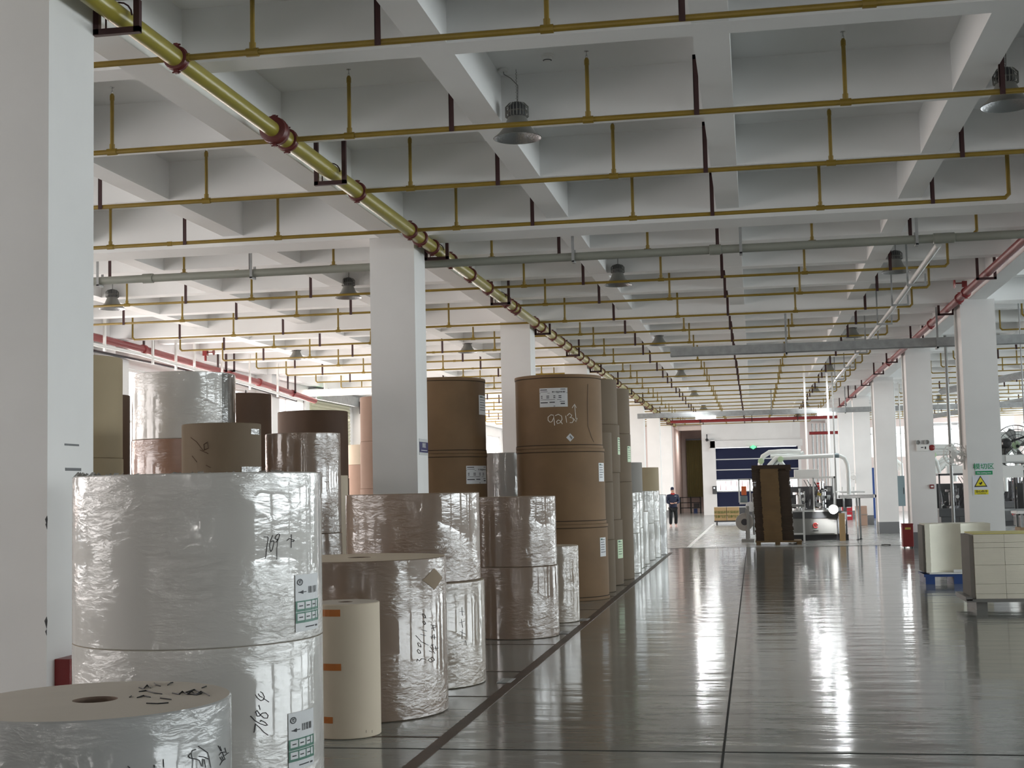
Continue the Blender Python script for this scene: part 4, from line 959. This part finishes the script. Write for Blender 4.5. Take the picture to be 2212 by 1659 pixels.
        for k in range(18):
            x=random.uniform(-.44,.82);z=random.uniform(.85,1.45);y=random.uniform(.06,.5);s_=random.uniform(.03,.07)
            if k%2: MB().box(X(x),X(x)+s_*random.uniform(.6,2.5),Yv(y),Yv(y)+s_,z,z+s_*random.uniform(.5,2)).build('linkage',random.choice(['black','dsteel','dgrey','black','brass']),o)
            else: g=MB();g.lathe((X(x),Yv(y),z),[(.0,-.02),(s_,-.02),(s_,.02),(.0,.02)],12,axis='Y');g.build('drive_wheel',random.choice(['black','dsteel','lgrey']),o,40)
        for k in range(4):
            x=random.uniform(-.3,.7);MB().tube([(X(x),Yv(.2),1.68),(X(x)+.12,Yv(.1),1.45),(X(x)+.05,Yv(.15),1.15),(X(x)-.08,Yv(.2),.9)],.009,6).build('air_hose','black',o,60)
        return o
    m=machine(1.32,39.3,'cup forming machine with round red emblem behind the cardboard stack')
    # side control unit and infeed parts
    X=1.32
    MB().box(2.23,2.5,39.25,40.2,.16,.80).build('gearbox_cover','dgrey',m,bevel=.03)
    MB().box(2.27,2.45,39.22,39.25,.44,.58).box(2.27,2.45,39.22,39.25,.2,.4).build('vent_panel','mgrey',m)
    MB().box(2.2,2.52,39.3,40.2,0,.16).build('plinth','black',m)
    # infeed table in front
    g=MB();g.box(.95,1.33,38.6,39.2,.95,1.02);g.build('infeed_table','mgrey',m)
    for x in (.97,1.29):
        for y in (38.62,39.15): MB().box(x,x+.035,y,y+.035,0,.95).build('table_leg','lgrey',m)
    MB().box(.97,1.32,38.63,38.66,.2,.24).build('table_brace','lgrey',m)
    # left end: reel and unwinder
    g=MB();g.lathe((-.30,39.0,.56),[(.09,-.12),(.24,-.12),(.245,-.11),(.245,.11),(.24,.12),(.09,.12)],40,axis='Y');g.build('paper_reel','side',m,40)
    g=MB();g.lathe((-.30,39.0,.56),[(.0,-.13),(.09,-.13),(.09,.13),(0,.13)],24,axis='Y');g.build('reel_core','dsteel',m,40)
    g=MB();g.box(-.28,-.2,39.12,39.3,0,.9);g.box(-.24,-.16,38.86,38.9,.1,1.0);g.box(-.4,-.05,38.95,39.4,0,.08);g.tube([(-.05,39,.2),(-.05,39,1.35)],.03,8);g.build('unwind_stand','mgrey',m)
    g=MB();g.lathe((-.12,38.95,.98),[(.12,-.03),(.14,-.03),(.14,.03),(.12,.03)],24,axis='Y');g.build('guide_roller','steel',m,40)
    MB().box(-.42,-.10,39.0,39.4,1.05,1.1).box(-.44,-.40,39,39.05,1.1,1.75).box(-.14,-.10,39,39.05,1.1,1.75).box(-.44,-.1,39,39.05,1.72,1.76).build('side_frame','lgrey',m)
    MB().box(-.36,-.22,39.05,39.2,1.3,1.55).build('ink_unit','orange',m,bevel=.01)
    MB().box(-.4,-.2,39.06,39.3,1.1,1.28).build('pump','cab',m,bevel=.01)
    # overhead hoses
    def px(x,y,Y): return un(x,y,Y=Y)
    g=MB()
    g.tube([px(1641,1030,39.6),px(1642,1002,39.6),px(1648,986,39.6),px(1662,977,39.6),px(1690,975,39.6),px(1730,975,39.6)],.065,12);g.build('white_hose','hose',m,60)
    g=MB();g.tube([px(1664,985,39.9),px(1700,984,39.9),px(1726,982,39.9),px(1736,977,39.9)],.05,12);g.build('white_hose','hose',m,60)
    g=MB();g.tube([px(1658,1028,39.4),px(1662,1005,39.4),px(1676,990,39.4),px(1700,989,39.4),px(1760,986,39.4),px(1800,984,39.4)],.06,12);g.build('white_hose','hose',m,60)
    g=MB();g.tube([px(1803,984,39.4),px(1812,984,39.4)],.065,12);g.build('hose_clip','cab',m,60)
    g=MB();g.tube([px(1812,984,39.4),px(1824,990,39.4),px(1830,1003,39.4),px(1832,1020,39.4),px(1834,1068,39.4)],.055,12);g.build('white_hose','hose',m,60)
    for (a,b_,c) in ((1650,1664,1676),(1668,1674,1684),(1700,1694,1684),(1690,1688,1680)):
        g=MB();g.tube([px(a,1030,39.5),px(b_,1006,39.5),px(c,992,39.5)],.045,10);g.build('white_hose','hose',m,60)
    g=MB()
    for p in ((1644,996),(1686,992)): g=MB();g.lathe(px(*p,39.35),[(0,-.05),(.08,-.03),(.085,.02),(0,.05)],14,axis='Y');g.build('valve_cap','gsticker',m,40)
    # work lamp
    p=px(1800,1100,39.15);o=empty('work_lamp',p,'glaring lit work lamp on the machine','lamp')
    g=MB();g.lathe(p,[(.0,-.02),(.125,-.02),(.125,.0),(.0,.0)],20,axis='Y');g.build('lit_lens','work',o)
    g=MB();g.lathe(p,[(.128,-.03),(.14,0),(.07,.16),(.0,.17)],20,axis='Y');g.build('housing','mgrey',o,40)
    MB().tube([p+Vector((0,.1,0)),p+Vector((.05,.3,.0)),p+Vector((.05,.3,-.27))],.012,6).build('arm','black',o)
    l=bpy.data.lights.new('work_light','SPOT');l.energy=250;l.spot_size=2.3;l.shadow_soft_size=.08;q=bpy.data.objects.new('work_light',l);COL.objects.link(q);q.location=p+Vector((0,-.06,0));q.rotation_euler=(PI/2-.25,0,0)
    # pole by the machine
    for (x0,x1,lab,mm) in ((1797,1812,'slim dark grey pole rising from the machine to the ceiling','mgrey'),(1737,1740,'bright slim pole left of the dark pole','wplas'),(1786,1790,'pale blue-white pole between the machine and the dark pole','wplas')):
        a=px(x0,820,41);o=empty('service_pole',(a.x,41,0),lab,'pole','poles above the machine');b_=px(x1,1060,41)
        MB().tube([(a.x,41,SLAB),(a.x,41,0)],.024 if mm=='mgrey' else .028,8).build('tube',mm,o,40);MB().box(a.x-.04,a.x+.04,40.96,41.04,.85,.95).build('foot_bracket','steel',o)
    for k,xp in enumerate((1748,1757,1766,1774,1781)):
        a=px(xp,1000,70);o=empty('wall_conduit',(a.x,74,0),'thin grey vertical conduit right of the blue door, number %s from left'%('one','two','three','four','five')[k],'conduit','conduits right of the blue door')
        MB().tube([(a.x*1.03+.3,73.9,0),(a.x*1.03+.3,73.9,4.7)],.05,8).build('tube','galv',o,40)
    # conveyor
    Y=39.6;a=px(1812,1072,Y);b_=px(1888,1076,Y);o=empty('belt_conveyor',((a.x+b_.x)/2,Y,0),'narrow steel conveyor table leading right from the machine','conveyor')
    g=MB();g.box(a.x,b_.x,Y-.25,Y-.21,a.z-.06,a.z+.03);g.box(a.x,b_.x,Y+.21,Y+.25,a.z-.06,a.z+.03);g.build('side_rail','steel',o,bevel=.01)
    MB().box(a.x+.02,b_.x-.0,Y-.2,Y+.2,a.z-.03,a.z+.02).build('belt','lgrey',o)
    g=MB();g.lathe((b_.x,Y,a.z-.01),[(.05,-.24),(.05,.24)],16,axis='Y');g.build('end_roller','dsteel',o,40)
    for (x,y) in ((1852,Y-.22),(1858,Y+.2),(1824,Y-.22),(1828,Y+.2)):
        p=px(x,1120,y);MB().box(p.x-.025,p.x+.025,y-.025,y+.025,.03,a.z-.05).build('leg','galv',o);MB().lathe((p.x,y,0),[(.05,0),(.05,.015),(.015,.03)],12).build('foot','black',o,40)
    g=MB();g.tube([(a.x-.1,Y-.15,a.z+.12),(a.x+.7,Y-.15,a.z+.12)],.03,8);g.tube([(a.x+.1,Y-.1,a.z+.02),(a.x+.1,Y-.1,a.z+.25)],.015,6);g.tube([(a.x+.4,Y-.1,a.z+.02),(a.x+.4,Y-.1,a.z+.25)],.015,6);g.build('guide_rail','wplas',o,40)
    MB().box(a.x-.1,a.x+.35,Y-.15,Y+.15,a.z-.3,a.z-.07).build('drive_motor','black',o,bevel=.02)
    # cart with two cartons
    Y=56;a=un(1543,1130,Y=Y);b_=un(1598,1130,Y=Y);w=(b_.x-a.x)
    o=empty('platform_trolley',((a.x+b_.x)/2,Y+.3,0),'low platform trolley under the two printed cartons','trolley')
    MB().box(a.x,b_.x,Y,Y+.6,.12,.17).build('deck','dsteel',o)
    for x in (a.x+.1,b_.x-.1):
        for y in (Y+.08,Y+.52): g=MB();g.lathe((x,y,.055),[(.0,-.02),(.055,-.02),(.055,.02),(0,.02)],14,axis='X');g.tube([(x,y,.055),(x,y,.12)],.015,6);g.build('caster','black',o,40)
    for k in range(2):
        x0=a.x+k*w/2+.01;x1=x0+w/2-.02
        o=empty('carton',((x0+x1)/2,Y+.3,.17),'brown printed carton on the trolley, %s one'%('left','right')[k],'box','cartons on the trolley')
        MB().box(x0,x1,Y+.02,Y+.58,.171,.70).build('carton_body','carton',o,bevel=.006)
        MB().box(x0,x1,Y+.02,Y+.58,.701,.715).build('top_flap','cream',o)
        for r_ in range(2): text('轻拿轻放' if r_ else '环保纸杯',((x0+x1)/2,Y+.012,.50-.17*r_),.125,'cgreen',o,name='printed_lettering')
    # wall things: keypad, exit sign, camera
    p=un(1544,1059,Y=74.8);o=empty('wall_panel',p,'small dark control panel on the wall left of the blue door','control panel')
    MB().box(p.x-.12,p.x+.12,74.7,74.8,p.z-.2,p.z+.22).build('housing','dgrey',o,bevel=.01);MB().box(p.x-.04,p.x+.0,74.69,74.7,p.z+.1,p.z+.14).build('indicator','tube',o)
    p=un(1627,966,Y=74.5);o=empty('exit_sign',p,'small lit green exit sign above the blue door','exit sign')
    g=MB();g._add([(p.x+dx,74.45,p.z+dz) for dx,dz in ((-.18,0),(0,-.11),(.18,0),(0,.11))]+[(p.x+dx,74.5,p.z+dz) for dx,dz in ((-.18,0),(0,-.11),(.18,0),(0,.11))],[(0,1,2,3),(7,6,5,4),(0,4,5,1),(1,5,6,2),(2,6,7,3),(3,7,4,0)],0);g.build('lit_panel','green',o)
    MB().box(p.x-.2,p.x+.2,74.5,74.6,p.z-.04,p.z+.04).build('backplate','dgrey',o)
    p=un(1527,949,Y=74.5);o=empty('security_camera',p,'small dark security camera on the end wall left of the door','camera')
    g=MB();g.tube([(p.x,74.8,p.z+.25),(p.x,74.6,p.z+.25),(p.x,74.6,p.z)],.025,8);g.build('arm','dsteel',o)
    g=MB();g.lathe((p.x,74.6,p.z-.03),[(.0,-.16),(.08,-.15),(.08,.1),(0,.12)],14,axis='Y');g.build('camera_body','black',o,40)
    # recess curtain, benches
    o=empty('strip_curtain',(-3.2,83.4,0),'olive strip curtain hanging in the dark recess','curtain')
    a=un(1483,1000,Y=83.4).x;b_=un(1516,1000,Y=83.4).x;g=MB();n=8
    for k in range(n):
        x=a+(b_-a)*k/n;g.tube([(x+.07,83.4,.9),(x+.07,83.4,4.3)],.07,6)
    g.build('strips','curtain',o,30);MB().box(a,b_,83.35,83.45,4.3,4.4).build('track','dsteel',o)
    o=empty('storage_rack',(-3.3,80,0),'low dark rack with boxes inside the recess','rack')
    g=MB();x0=un(1468,1085,Y=80).x;x1=un(1514,1085,Y=80).x
    for x in (x0,x1-.06,(x0+x1)/2): g.box(x,x+.05,80,80.05,0,.95);g.box(x,x+.05,80.6,80.65,0,.95)
    for z in (.3,.6,.9): g.box(x0,x1,80,80.65,z,z+.04)
    g.build('frame','black',o);MB().box(x0+.8,x1-.1,80.05,80.6,.34,.58).build('stored_box','dgrey',o);MB().box(x1-.42,x1-.22,80.05,80.6,.0,.28).build('blue_bin','blue',o)
    # crates/boxes by far pillars
    p=un(1830,1117,Y=60);
    for k,l in enumerate(('lower red crate against the far right wall','upper red crate against the far right wall')):
        o=empty('red_crate',(p.x,60,k*.36),l,'crate','red crates');g=MB();z=.004+k*.37
        g.box(p.x-.2,p.x+.22,59.9,60.3,z,z+.35);g.build('crate_body','redp',o,bevel=.01);MB().box(p.x-.15,p.x+.17,59.89,59.9,z+.15,z+.22).build('pale_strip','sticker',o)
    o=empty('waste_board_box',(4.0,53,0),'pinkish cardboard box standing by the fourth right pillar','box')
    p=un(1865,1130,Y=52);MB().box(p.x-.25,p.x+.15,52,52.4,.005,.72).build('carton_body','pinkk',o,bevel=.01)
    MB().box(p.x-.27,p.x+.17,51.98,52.42,.4,.42).build('strap','side',o)
    o=empty('blue_door_leaf',(4.6,62,0),'narrow blue door leaf between far pillars','door')
    p=un(1887,1090,Y=62);MB().box(p.x-.12,p.x+.3,62,62.08,.0,2.2).build('leaf','blue',o)
    o=empty('tall_carton',(2.65,39.3,0),'tall narrow brown carton beside the machine','box')
    p=px(1818,1140,38.9);MB().box(p.x-.05,p.x+.1,38.9,39.1,.0,.75).build('carton_body','carton',o,bevel=.005)
    p=un(1913,1178,Z=0);o=empty('floor_debris',(p.x,p.y,0),'small dark strip of debris lying on the floor by the red box','debris')
    MB().tube([(p.x-.1,p.y,.012),(p.x,p.y-.02,.02),(p.x+.12,p.y-.05,.012)],.012,5).build('strip','black',o)
centre()
# ---------------------------------------------------------------- machines and clutter beyond the right pillars
def rightside():
    src=[o for o in bpy.data.objects if o.name=='forming_machine'][0]
    # dark machines: copies
    spots=[(5.35,38.5,'dark forming machine seen between the two near right pillars'),(5.85,29.4,'dark forming machine at the right edge behind the signed pillar'),(8.3,49,'farther forming machine between the right pillars'),(10.4,60,'farthest forming machine below the end windows')]
    for (x,y,l) in spots:
        o=copytree(src);o.location=(x,y,0);o['label']=l
        for c in list(o.children):
            if c.name.startswith(('paper_reel','reel_core','unwind','guide_roller','side_frame','ink_unit','pump','infeed','table_leg','table_brace')): bpy.data.objects.remove(c)
        for c in o.children:
            if c.name.startswith(('base_cabinet','door_panel')): 
                c.data=c.data.copy();c.data.materials[0]=K['dgrey']
            elif c.name.startswith(('guard','table','turret','cup','push','infeed','side_frame','unwind')):
                c.data=c.data.copy();c.data.materials[0]=K['gunm']
            elif c.name.startswith(('ink_unit','pump')): c.data=c.data.copy();c.data.materials[0]=K['dsteel']
            elif c.name.startswith('round_emblem') or c.name.startswith('name_strip'): pass
    def px(x,y,Y): return un(x,y,Y=Y)
    # suction hood and pedestal fan
    Y=27.6;a=px(2148,983,Y);b_=px(2235,984,Y);o=empty('extractor_hood',((a.x+b_.x)/2,Y+.3,a.z),'white boxy extractor hood above the machine at the right edge','hood')
    MB().box(a.x+.0,b_.x,Y,Y+.55,px(2170,1000,Y).z,a.z).build('hood_box','lgrey',o,bevel=.01)
    MB().box(px(2172,985,Y).x,b_.x,Y-.012,Y,px(2190,996,Y).z,a.z-.01).build('white_front','wplas',o)  # front plate in a whiter colour than the hood box
    for x in (a.x+.15,b_.x-.1): MB().tube([(x,Y+.3,a.z),(x,Y+.3,5.3)],.015,6).build('hanging_rod','galv',o)
    MB().box(a.x+.06,b_.x-.2,Y+.1,Y+.5,px(2170,1032,Y).z,px(2170,1006,Y).z).build('filter_box','wplas',o)
    Y=28.35;c=px(2172,958,Y);o=empty('industrial_fan',(c.x,Y,c.z),'large black industrial fan with wire cage, seen from behind','fan')
    g=MB();g.lathe((c.x,Y,c.z),[(.0,-.2),(.08,-.19),(.1,-.1),(.1,.05),(.05,.08)],20,axis='Y');g.build('motor','black',o,40)
    g=MB();R=.42;cx,cz=c.x+.22,c.z-.06
    for rr,dy in ((R,.12),(R,.2),(R*.8,.05),(R*.55,.0),(R*.3,-.03)): g.tube([(cx+rr*math.cos(2*PI*k/32),Y+dy,cz+rr*math.sin(2*PI*k/32)) for k in range(33)],.006,5)
    for k in range(26):
        a_=2*PI*k/26;g.tube([(cx,Y-.04,cz),(cx+R*.55*math.cos(a_),Y,cz+R*.55*math.sin(a_)),(cx+R*math.cos(a_),Y+.12,cz+R*math.sin(a_)),(cx+R*math.cos(a_),Y+.2,cz+R*math.sin(a_))],.003,4)
    g.build('guard_cage','dsteel',o)
    g=MB();g.tube([(c.x-.3,Y-.05,c.z-.08),(c.x,Y-.05,c.z-.08)],.018,6);g.tube([(c.x,Y,c.z),(cx+.35,Y+.1,cz+.25)],.02,6);g.tube([(c.x,Y,c.z-.05),(c.x-.03,Y+.05,c.z-.42)],.02,6);g.build('mounting_arm','black',o)
    g=MB()
    for k in range(4):
        a_=PI/2*k+.3;cc,ss=math.cos(a_),math.sin(a_);g.quad((cx+.05*cc,Y+.1,cz+.05*ss),(cx+.3*cc-.12*ss,Y+.07,cz+.3*ss+.12*cc),(cx+.38*cc,Y+.12,cz+.38*ss),(cx+.28*cc+.1*ss,Y+.15,cz+.28*ss-.1*cc))
    g.build('blades','mgrey',o)
    # steel bench and wooden table at the right edge
    Y=25.6;a=px(2152,1104,Y);b_=px(2260,1104,Y);o=empty('steel_bench',((a.x+b_.x)/2,Y,0),'steel-topped workbench at the right edge beside the signed pillar','workbench')
    MB().box(a.x+.35,b_.x,Y-.0,Y+.6,a.z-.06,a.z).build('bench_top','steel',o,bevel=.004)
    MB().box(a.x+.0,a.x+.5,Y+.0,Y+.03,a.z+.0,a.z+.035).build('front_rail','galv',o)
    MB().box(a.x+.4,b_.x,Y+.05,Y+.55,px(2180,1140,Y).z,px(2180,1148,Y).z).build('lower_shelf','wood',o)
    for x in (a.x+.42,b_.x-.1):
        for y in (Y+.06,Y+.5): MB().box(x,x+.04,y,y+.04,0,a.z-.06).build('leg','galv',o)
    MB().box(a.x+.5,a.x+.9,Y+.2,Y+.5,px(2180,1140,Y).z+.0,px(2180,1115,Y).z).build('stored_case','black',o)
    # white hoses above far machine + white cable over it
    for k,(x,y,Y,l) in enumerate(((2040,1010,44,'tangle of white hoses above the machine between right pillars'),(1925,1005,60,'tangle of white hoses near the far right pillars'))):
        o=empty('hose_bundle',px(x,y,Y),l,'hoses','white hose tangles')
        for j in range(5):
            random.seed(j+9*k);p0=px(x-18,y+random.uniform(-10,12),Y+j*.1);p1=px(x+2,y+random.uniform(-25,-5),Y+j*.1);p2=px(x+22,y+random.uniform(-5,15),Y+j*.1);p3=px(x+24,y+30,Y+j*.1)
            MB().tube([p0,p1,p2,p3],.07,10).build('white_hose','hose',o,60)
    # poles behind right pillars
    for (x,y0,Y,l) in ((2048,870,33.5,'slim grey pole between the two near right pillars'),):
        p=px(x,y0,Y);o=empty('service_pole',(p.x,Y,0),l,'pole','poles above the machine');MB().tube([(p.x,Y,SLAB),(p.x,Y,0)],.035,8).build('tube','mgrey',o,40)
    # brick building and facade outside left windows
    o=empty('outside_building',(-19,34,0),'pale brown building seen through the left windows','building')
    MB().box(-23,-19,20,30,-1,5.2).box(-23,-19.0,34,36,-1,4.6).build('wall','brickw',o)
    g=MB()
    for k in range(22): g.box(-18.98,-18.9,21,23.5,2+.15*k,2.05+.15*k)
    g.build('louvre','brick',o)
    # roller shutter in left wall
    o=empty('roller_shutter',(-13.05,41.5,0),'cream corrugated roller shutter in the left wall','roller shutter')
    g=MB();z=2.2
    while z<4.45: g.tube([(-13.02,39.55,z),(-13.02,43.55,z)],.06,6);z+=.11
    g.build('curtain_slats','shutter',o,30)
    MB().box(-13.2,-12.75,39.4,43.8,4.42,4.75).build('shutter_box','galv',o,bevel=.02)
    p=un(770,868,X=-12.4);MB().box(-12.75,-12.45,43.85,44.35,4.2,4.6).build('motor_unit','black',o)
    p=un(706,849,X=-12.5);o=empty('exit_sign',p,'small lit green exit sign above the roller shutter','exit sign');g=MB();g.box(-12.55,-12.5,p.y-.12,p.y+.12,p.z-.08,p.z+.08);g.build('lit_panel','green',o);MB().box(-12.55,-12.52,p.y-.14,p.y+.14,p.z+.08,p.z+.3).build('backplate','wplas',o)
    # white duct near the shutter
    o=empty('white_duct',(-10,38.2,4.4),'white service duct crossing above the roller shutter','duct')
    a=un(672,836,Y=38);b_=un(806,862,Y=41);MB().box(-12.9,-10.2,38.0,38.35,4.42,4.6).build('duct_run','wplas',o)
    MB().tube([(-10.25,38.2,4.5),(-8.6,41.5,4.3)],.1,6).build('duct_branch','wplas',o)
rightside()
# ---------------------------------------------------------------- person
def person():
    P=un(1455,1139,Z=0);px,py=P.x,P.y
    o=empty('person',(px,py,0),'person in navy padded jacket, red scarf and dark cap walking with hands held at waist','person')
    sc=1.52/1.7
    def skinned(name,m,verts,edges,rad,sub=1):
        me=bpy.data.meshes.new(name);me.from_pydata([(x*sc,y*sc,z*sc) for x,y,z in verts],edges,[]);ob=bpy.data.objects.new(name,me);COL.objects.link(ob);ob.parent=o;me.materials.append(K[m])
        md=ob.modifiers.new('s','SKIN');md.use_smooth_shade=True
        for i,r in enumerate(rad):
            r=r if isinstance(r,tuple) else (r,r);me.skin_vertices[0].data[i].radius=(r[0]*sc,r[1]*sc)
        me.skin_vertices[0].data[0].use_root=True
        ms=ob.modifiers.new('u','SUBSURF');ms.levels=sub;ms.render_levels=sub+1;return ob
    # continuous body: pelvis, spine, neck, head, arms with hands, legs
    V=[(0,0,.9),(0,-.01,1.15),(0,0,1.38),(0,-.01,1.47),(0,-.03,1.55),(0,-.03,1.63),
       (-.19,0,1.36),(-.25,.0,1.1),(-.1,-.2,1.03),(-.03,-.25,1.03),
       (.19,0,1.36),(.25,0,1.1),(.1,-.2,1.05),(.03,-.25,1.05),
       (-.1,0,.86),(-.11,-.06,.48),(-.12,.02,.09),(-.12,-.12,.04),
       (.1,0,.86),(.12,.04,.48),(.13,.12,.1),(.13,0,.05)]
    E=[(0,1),(1,2),(2,3),(3,4),(4,5),(2,6),(6,7),(7,8),(8,9),(2,10),(10,11),(11,12),(12,13),(0,14),(14,15),(15,16),(16,17),(0,18),(18,19),(19,20),(20,21)]
    Rr=[.12,.12,.12,.055,.085,.075,.06,.045,.032,.035,.06,.045,.032,.035,.085,.06,.04,.04,.085,.06,.04,.04]
    b=len(V)
    for s,root in ((-1,9),(1,13)):
        x,y,z=V[root]
        for k,(dx,dz,l) in enumerate(((-.03,.0,.05),(-.01,.01,.06),(.01,.01,.065),(.03,.0,.05),(-s*.02,.04,.04))):
            V+=[(x+dx*.6,y-l*.5,z+dz*.6-.01*k*.2),(x+dx,y-l,z+dz-.015)];i=len(V)-2;E+=[(root,i),(i,i+1)];Rr+=[.009,.008]
    skinned('body','skin',V,E,Rr)
    # clothes
    skinned('jacket','jacket',[(0,0,.80),(0,0,1.0),(0,-.0,1.2),(0,0,1.39),(0,-.005,1.45),(-.2,0,1.36),(-.27,.0,1.1),(-.13,-.18,1.03),(.2,0,1.36),(.27,0,1.1),(.13,-.18,1.05)],[(0,1),(1,2),(2,3),(3,4),(3,5),(5,6),(6,7),(3,8),(8,9),(9,10)],[(.21,.17),(.2,.16),(.19,.155),(.14,.12),.07,.085,.075,.055,.085,.075,.055])
    skinned('trousers','trouser',[(0,0,.84),(-.1,0,.78),(-.12,-.06,.46),(-.12,.01,.12),(.1,0,.78),(.13,.04,.46),(.13,.11,.13)],[(0,1),(1,2),(2,3),(0,4),(4,5),(5,6)],[(.15,.13),.11,.085,.075,.11,.085,.075])
    for x,y in ((-.12,-.03),(.13,.08)): skinned('shoe','shoe',[(x,y+.08,.05),(x,y-.06,.045),(x,y-.17,.035)],[(0,1),(1,2)],[.055,.06,.04])
    skinned('scarf','scarf',[(-.07,-.05,1.46),(0,-.1,1.43),(.07,-.05,1.46),(0,.05,1.49)],[(0,1),(1,2),(2,3),(3,0)],[.035]*4)
    skinned('cap','jacket',[(0,-.02,1.71),(0,.045,1.68),(0,.06,1.6),(0,.05,1.52)],[(0,1),(1,2),(2,3)],[.075,.085,.075,.05])
    def bit(nm,m,g): q=g.build(nm,m,o,40);q.data.transform(Matrix.Scale(1,4));return q
    g=MB();z=1.6*sc
    for s in (-1,1): g.lathe((px+s*.03*sc,py-.108*sc,z),[(0,-.006),(.009,-.004),(.009,.004)],8,axis='Y')
    bit('eyes','ink',g)
    g=MB();g.tube([(px,py-.108*sc,z-.002),(px,py-.13*sc,z-.03*sc),(px,py-.11*sc,z-.038*sc)],.009,6);bit('nose','skin',g)
    g=MB();g.tube([(px-.02,py-.1*sc,z-.062*sc),(px,py-.108*sc,z-.064*sc),(px+.02,py-.1*sc,z-.062*sc)],.005,6);bit('mouth','redc',g)
    g=MB();
    for s in (-1,1): g.lathe((px+s*.082*sc,py-.02,z-.01),[(.0,-.01),(.02,0),(0,.01)],8,axis='X')
    bit('ears','skin',g)
    MB().box(px+.05,px+.12,py-.155,py-.15,1.20,1.215).build('jacket_logo','sticker',o)
    o.rotation_euler=(0,0,.25)
person()
# ---------------------------------------------------------------- light
w=bpy.data.worlds.new('world');S.world=w;w.use_nodes=True;bg=w.node_tree.nodes['Background'];bg.inputs[0].default_value=(.93,.97,1,1);bg.inputs[1].default_value=3
def area(name,loc,rot,sx,sy,e,c):
    l=bpy.data.lights.new(name,'AREA');l.shape='RECTANGLE';l.size=sx;l.size_y=sy;l.energy=e;l.color=c;o=bpy.data.objects.new(name,l);COL.objects.link(o);o.location=loc;o.rotation_euler=rot;return o
for k,y in enumerate(PY[1:]):
    if y>70: continue
    area('daylight_left',(-13.45,y+4.8,2.9),(0,-PI/2+.4,0),3.4,7.6,[300,300,380,700,850,900,900,1000,1000][k],(1,.86,.79))
    if y<66: area('daylight_right',(XR+.4,y+4.8,2.85),(0,PI/2-.4,0),3.5,7.6,[800,800,700,700,700,1200,1600,1800,1800][k],(.90,.98,1))
for (p,q) in BOPS:
    area('daylight_back',((p+q)/2,Y0-.4,2.75),(PI/2,0,0),q-p,3.4,330*(q-p),(1,.96,.92))
area('recess_fill',(-3.4,79.5,SOF-.1),(0,0,0),.3,1.2,60,(1,.98,.92))  # added fill without any lamp, brightens the dark recess
area('daylight_end',(11,76.5,4),(-PI/2,0,0),8,1.6,500,(.95,.98,1))
S.view_settings.view_transform='Standard';S.view_settings.look='None';S.view_settings.gamma=1;S.view_settings.use_curve_mapping=False
S.view_settings.exposure=0.12
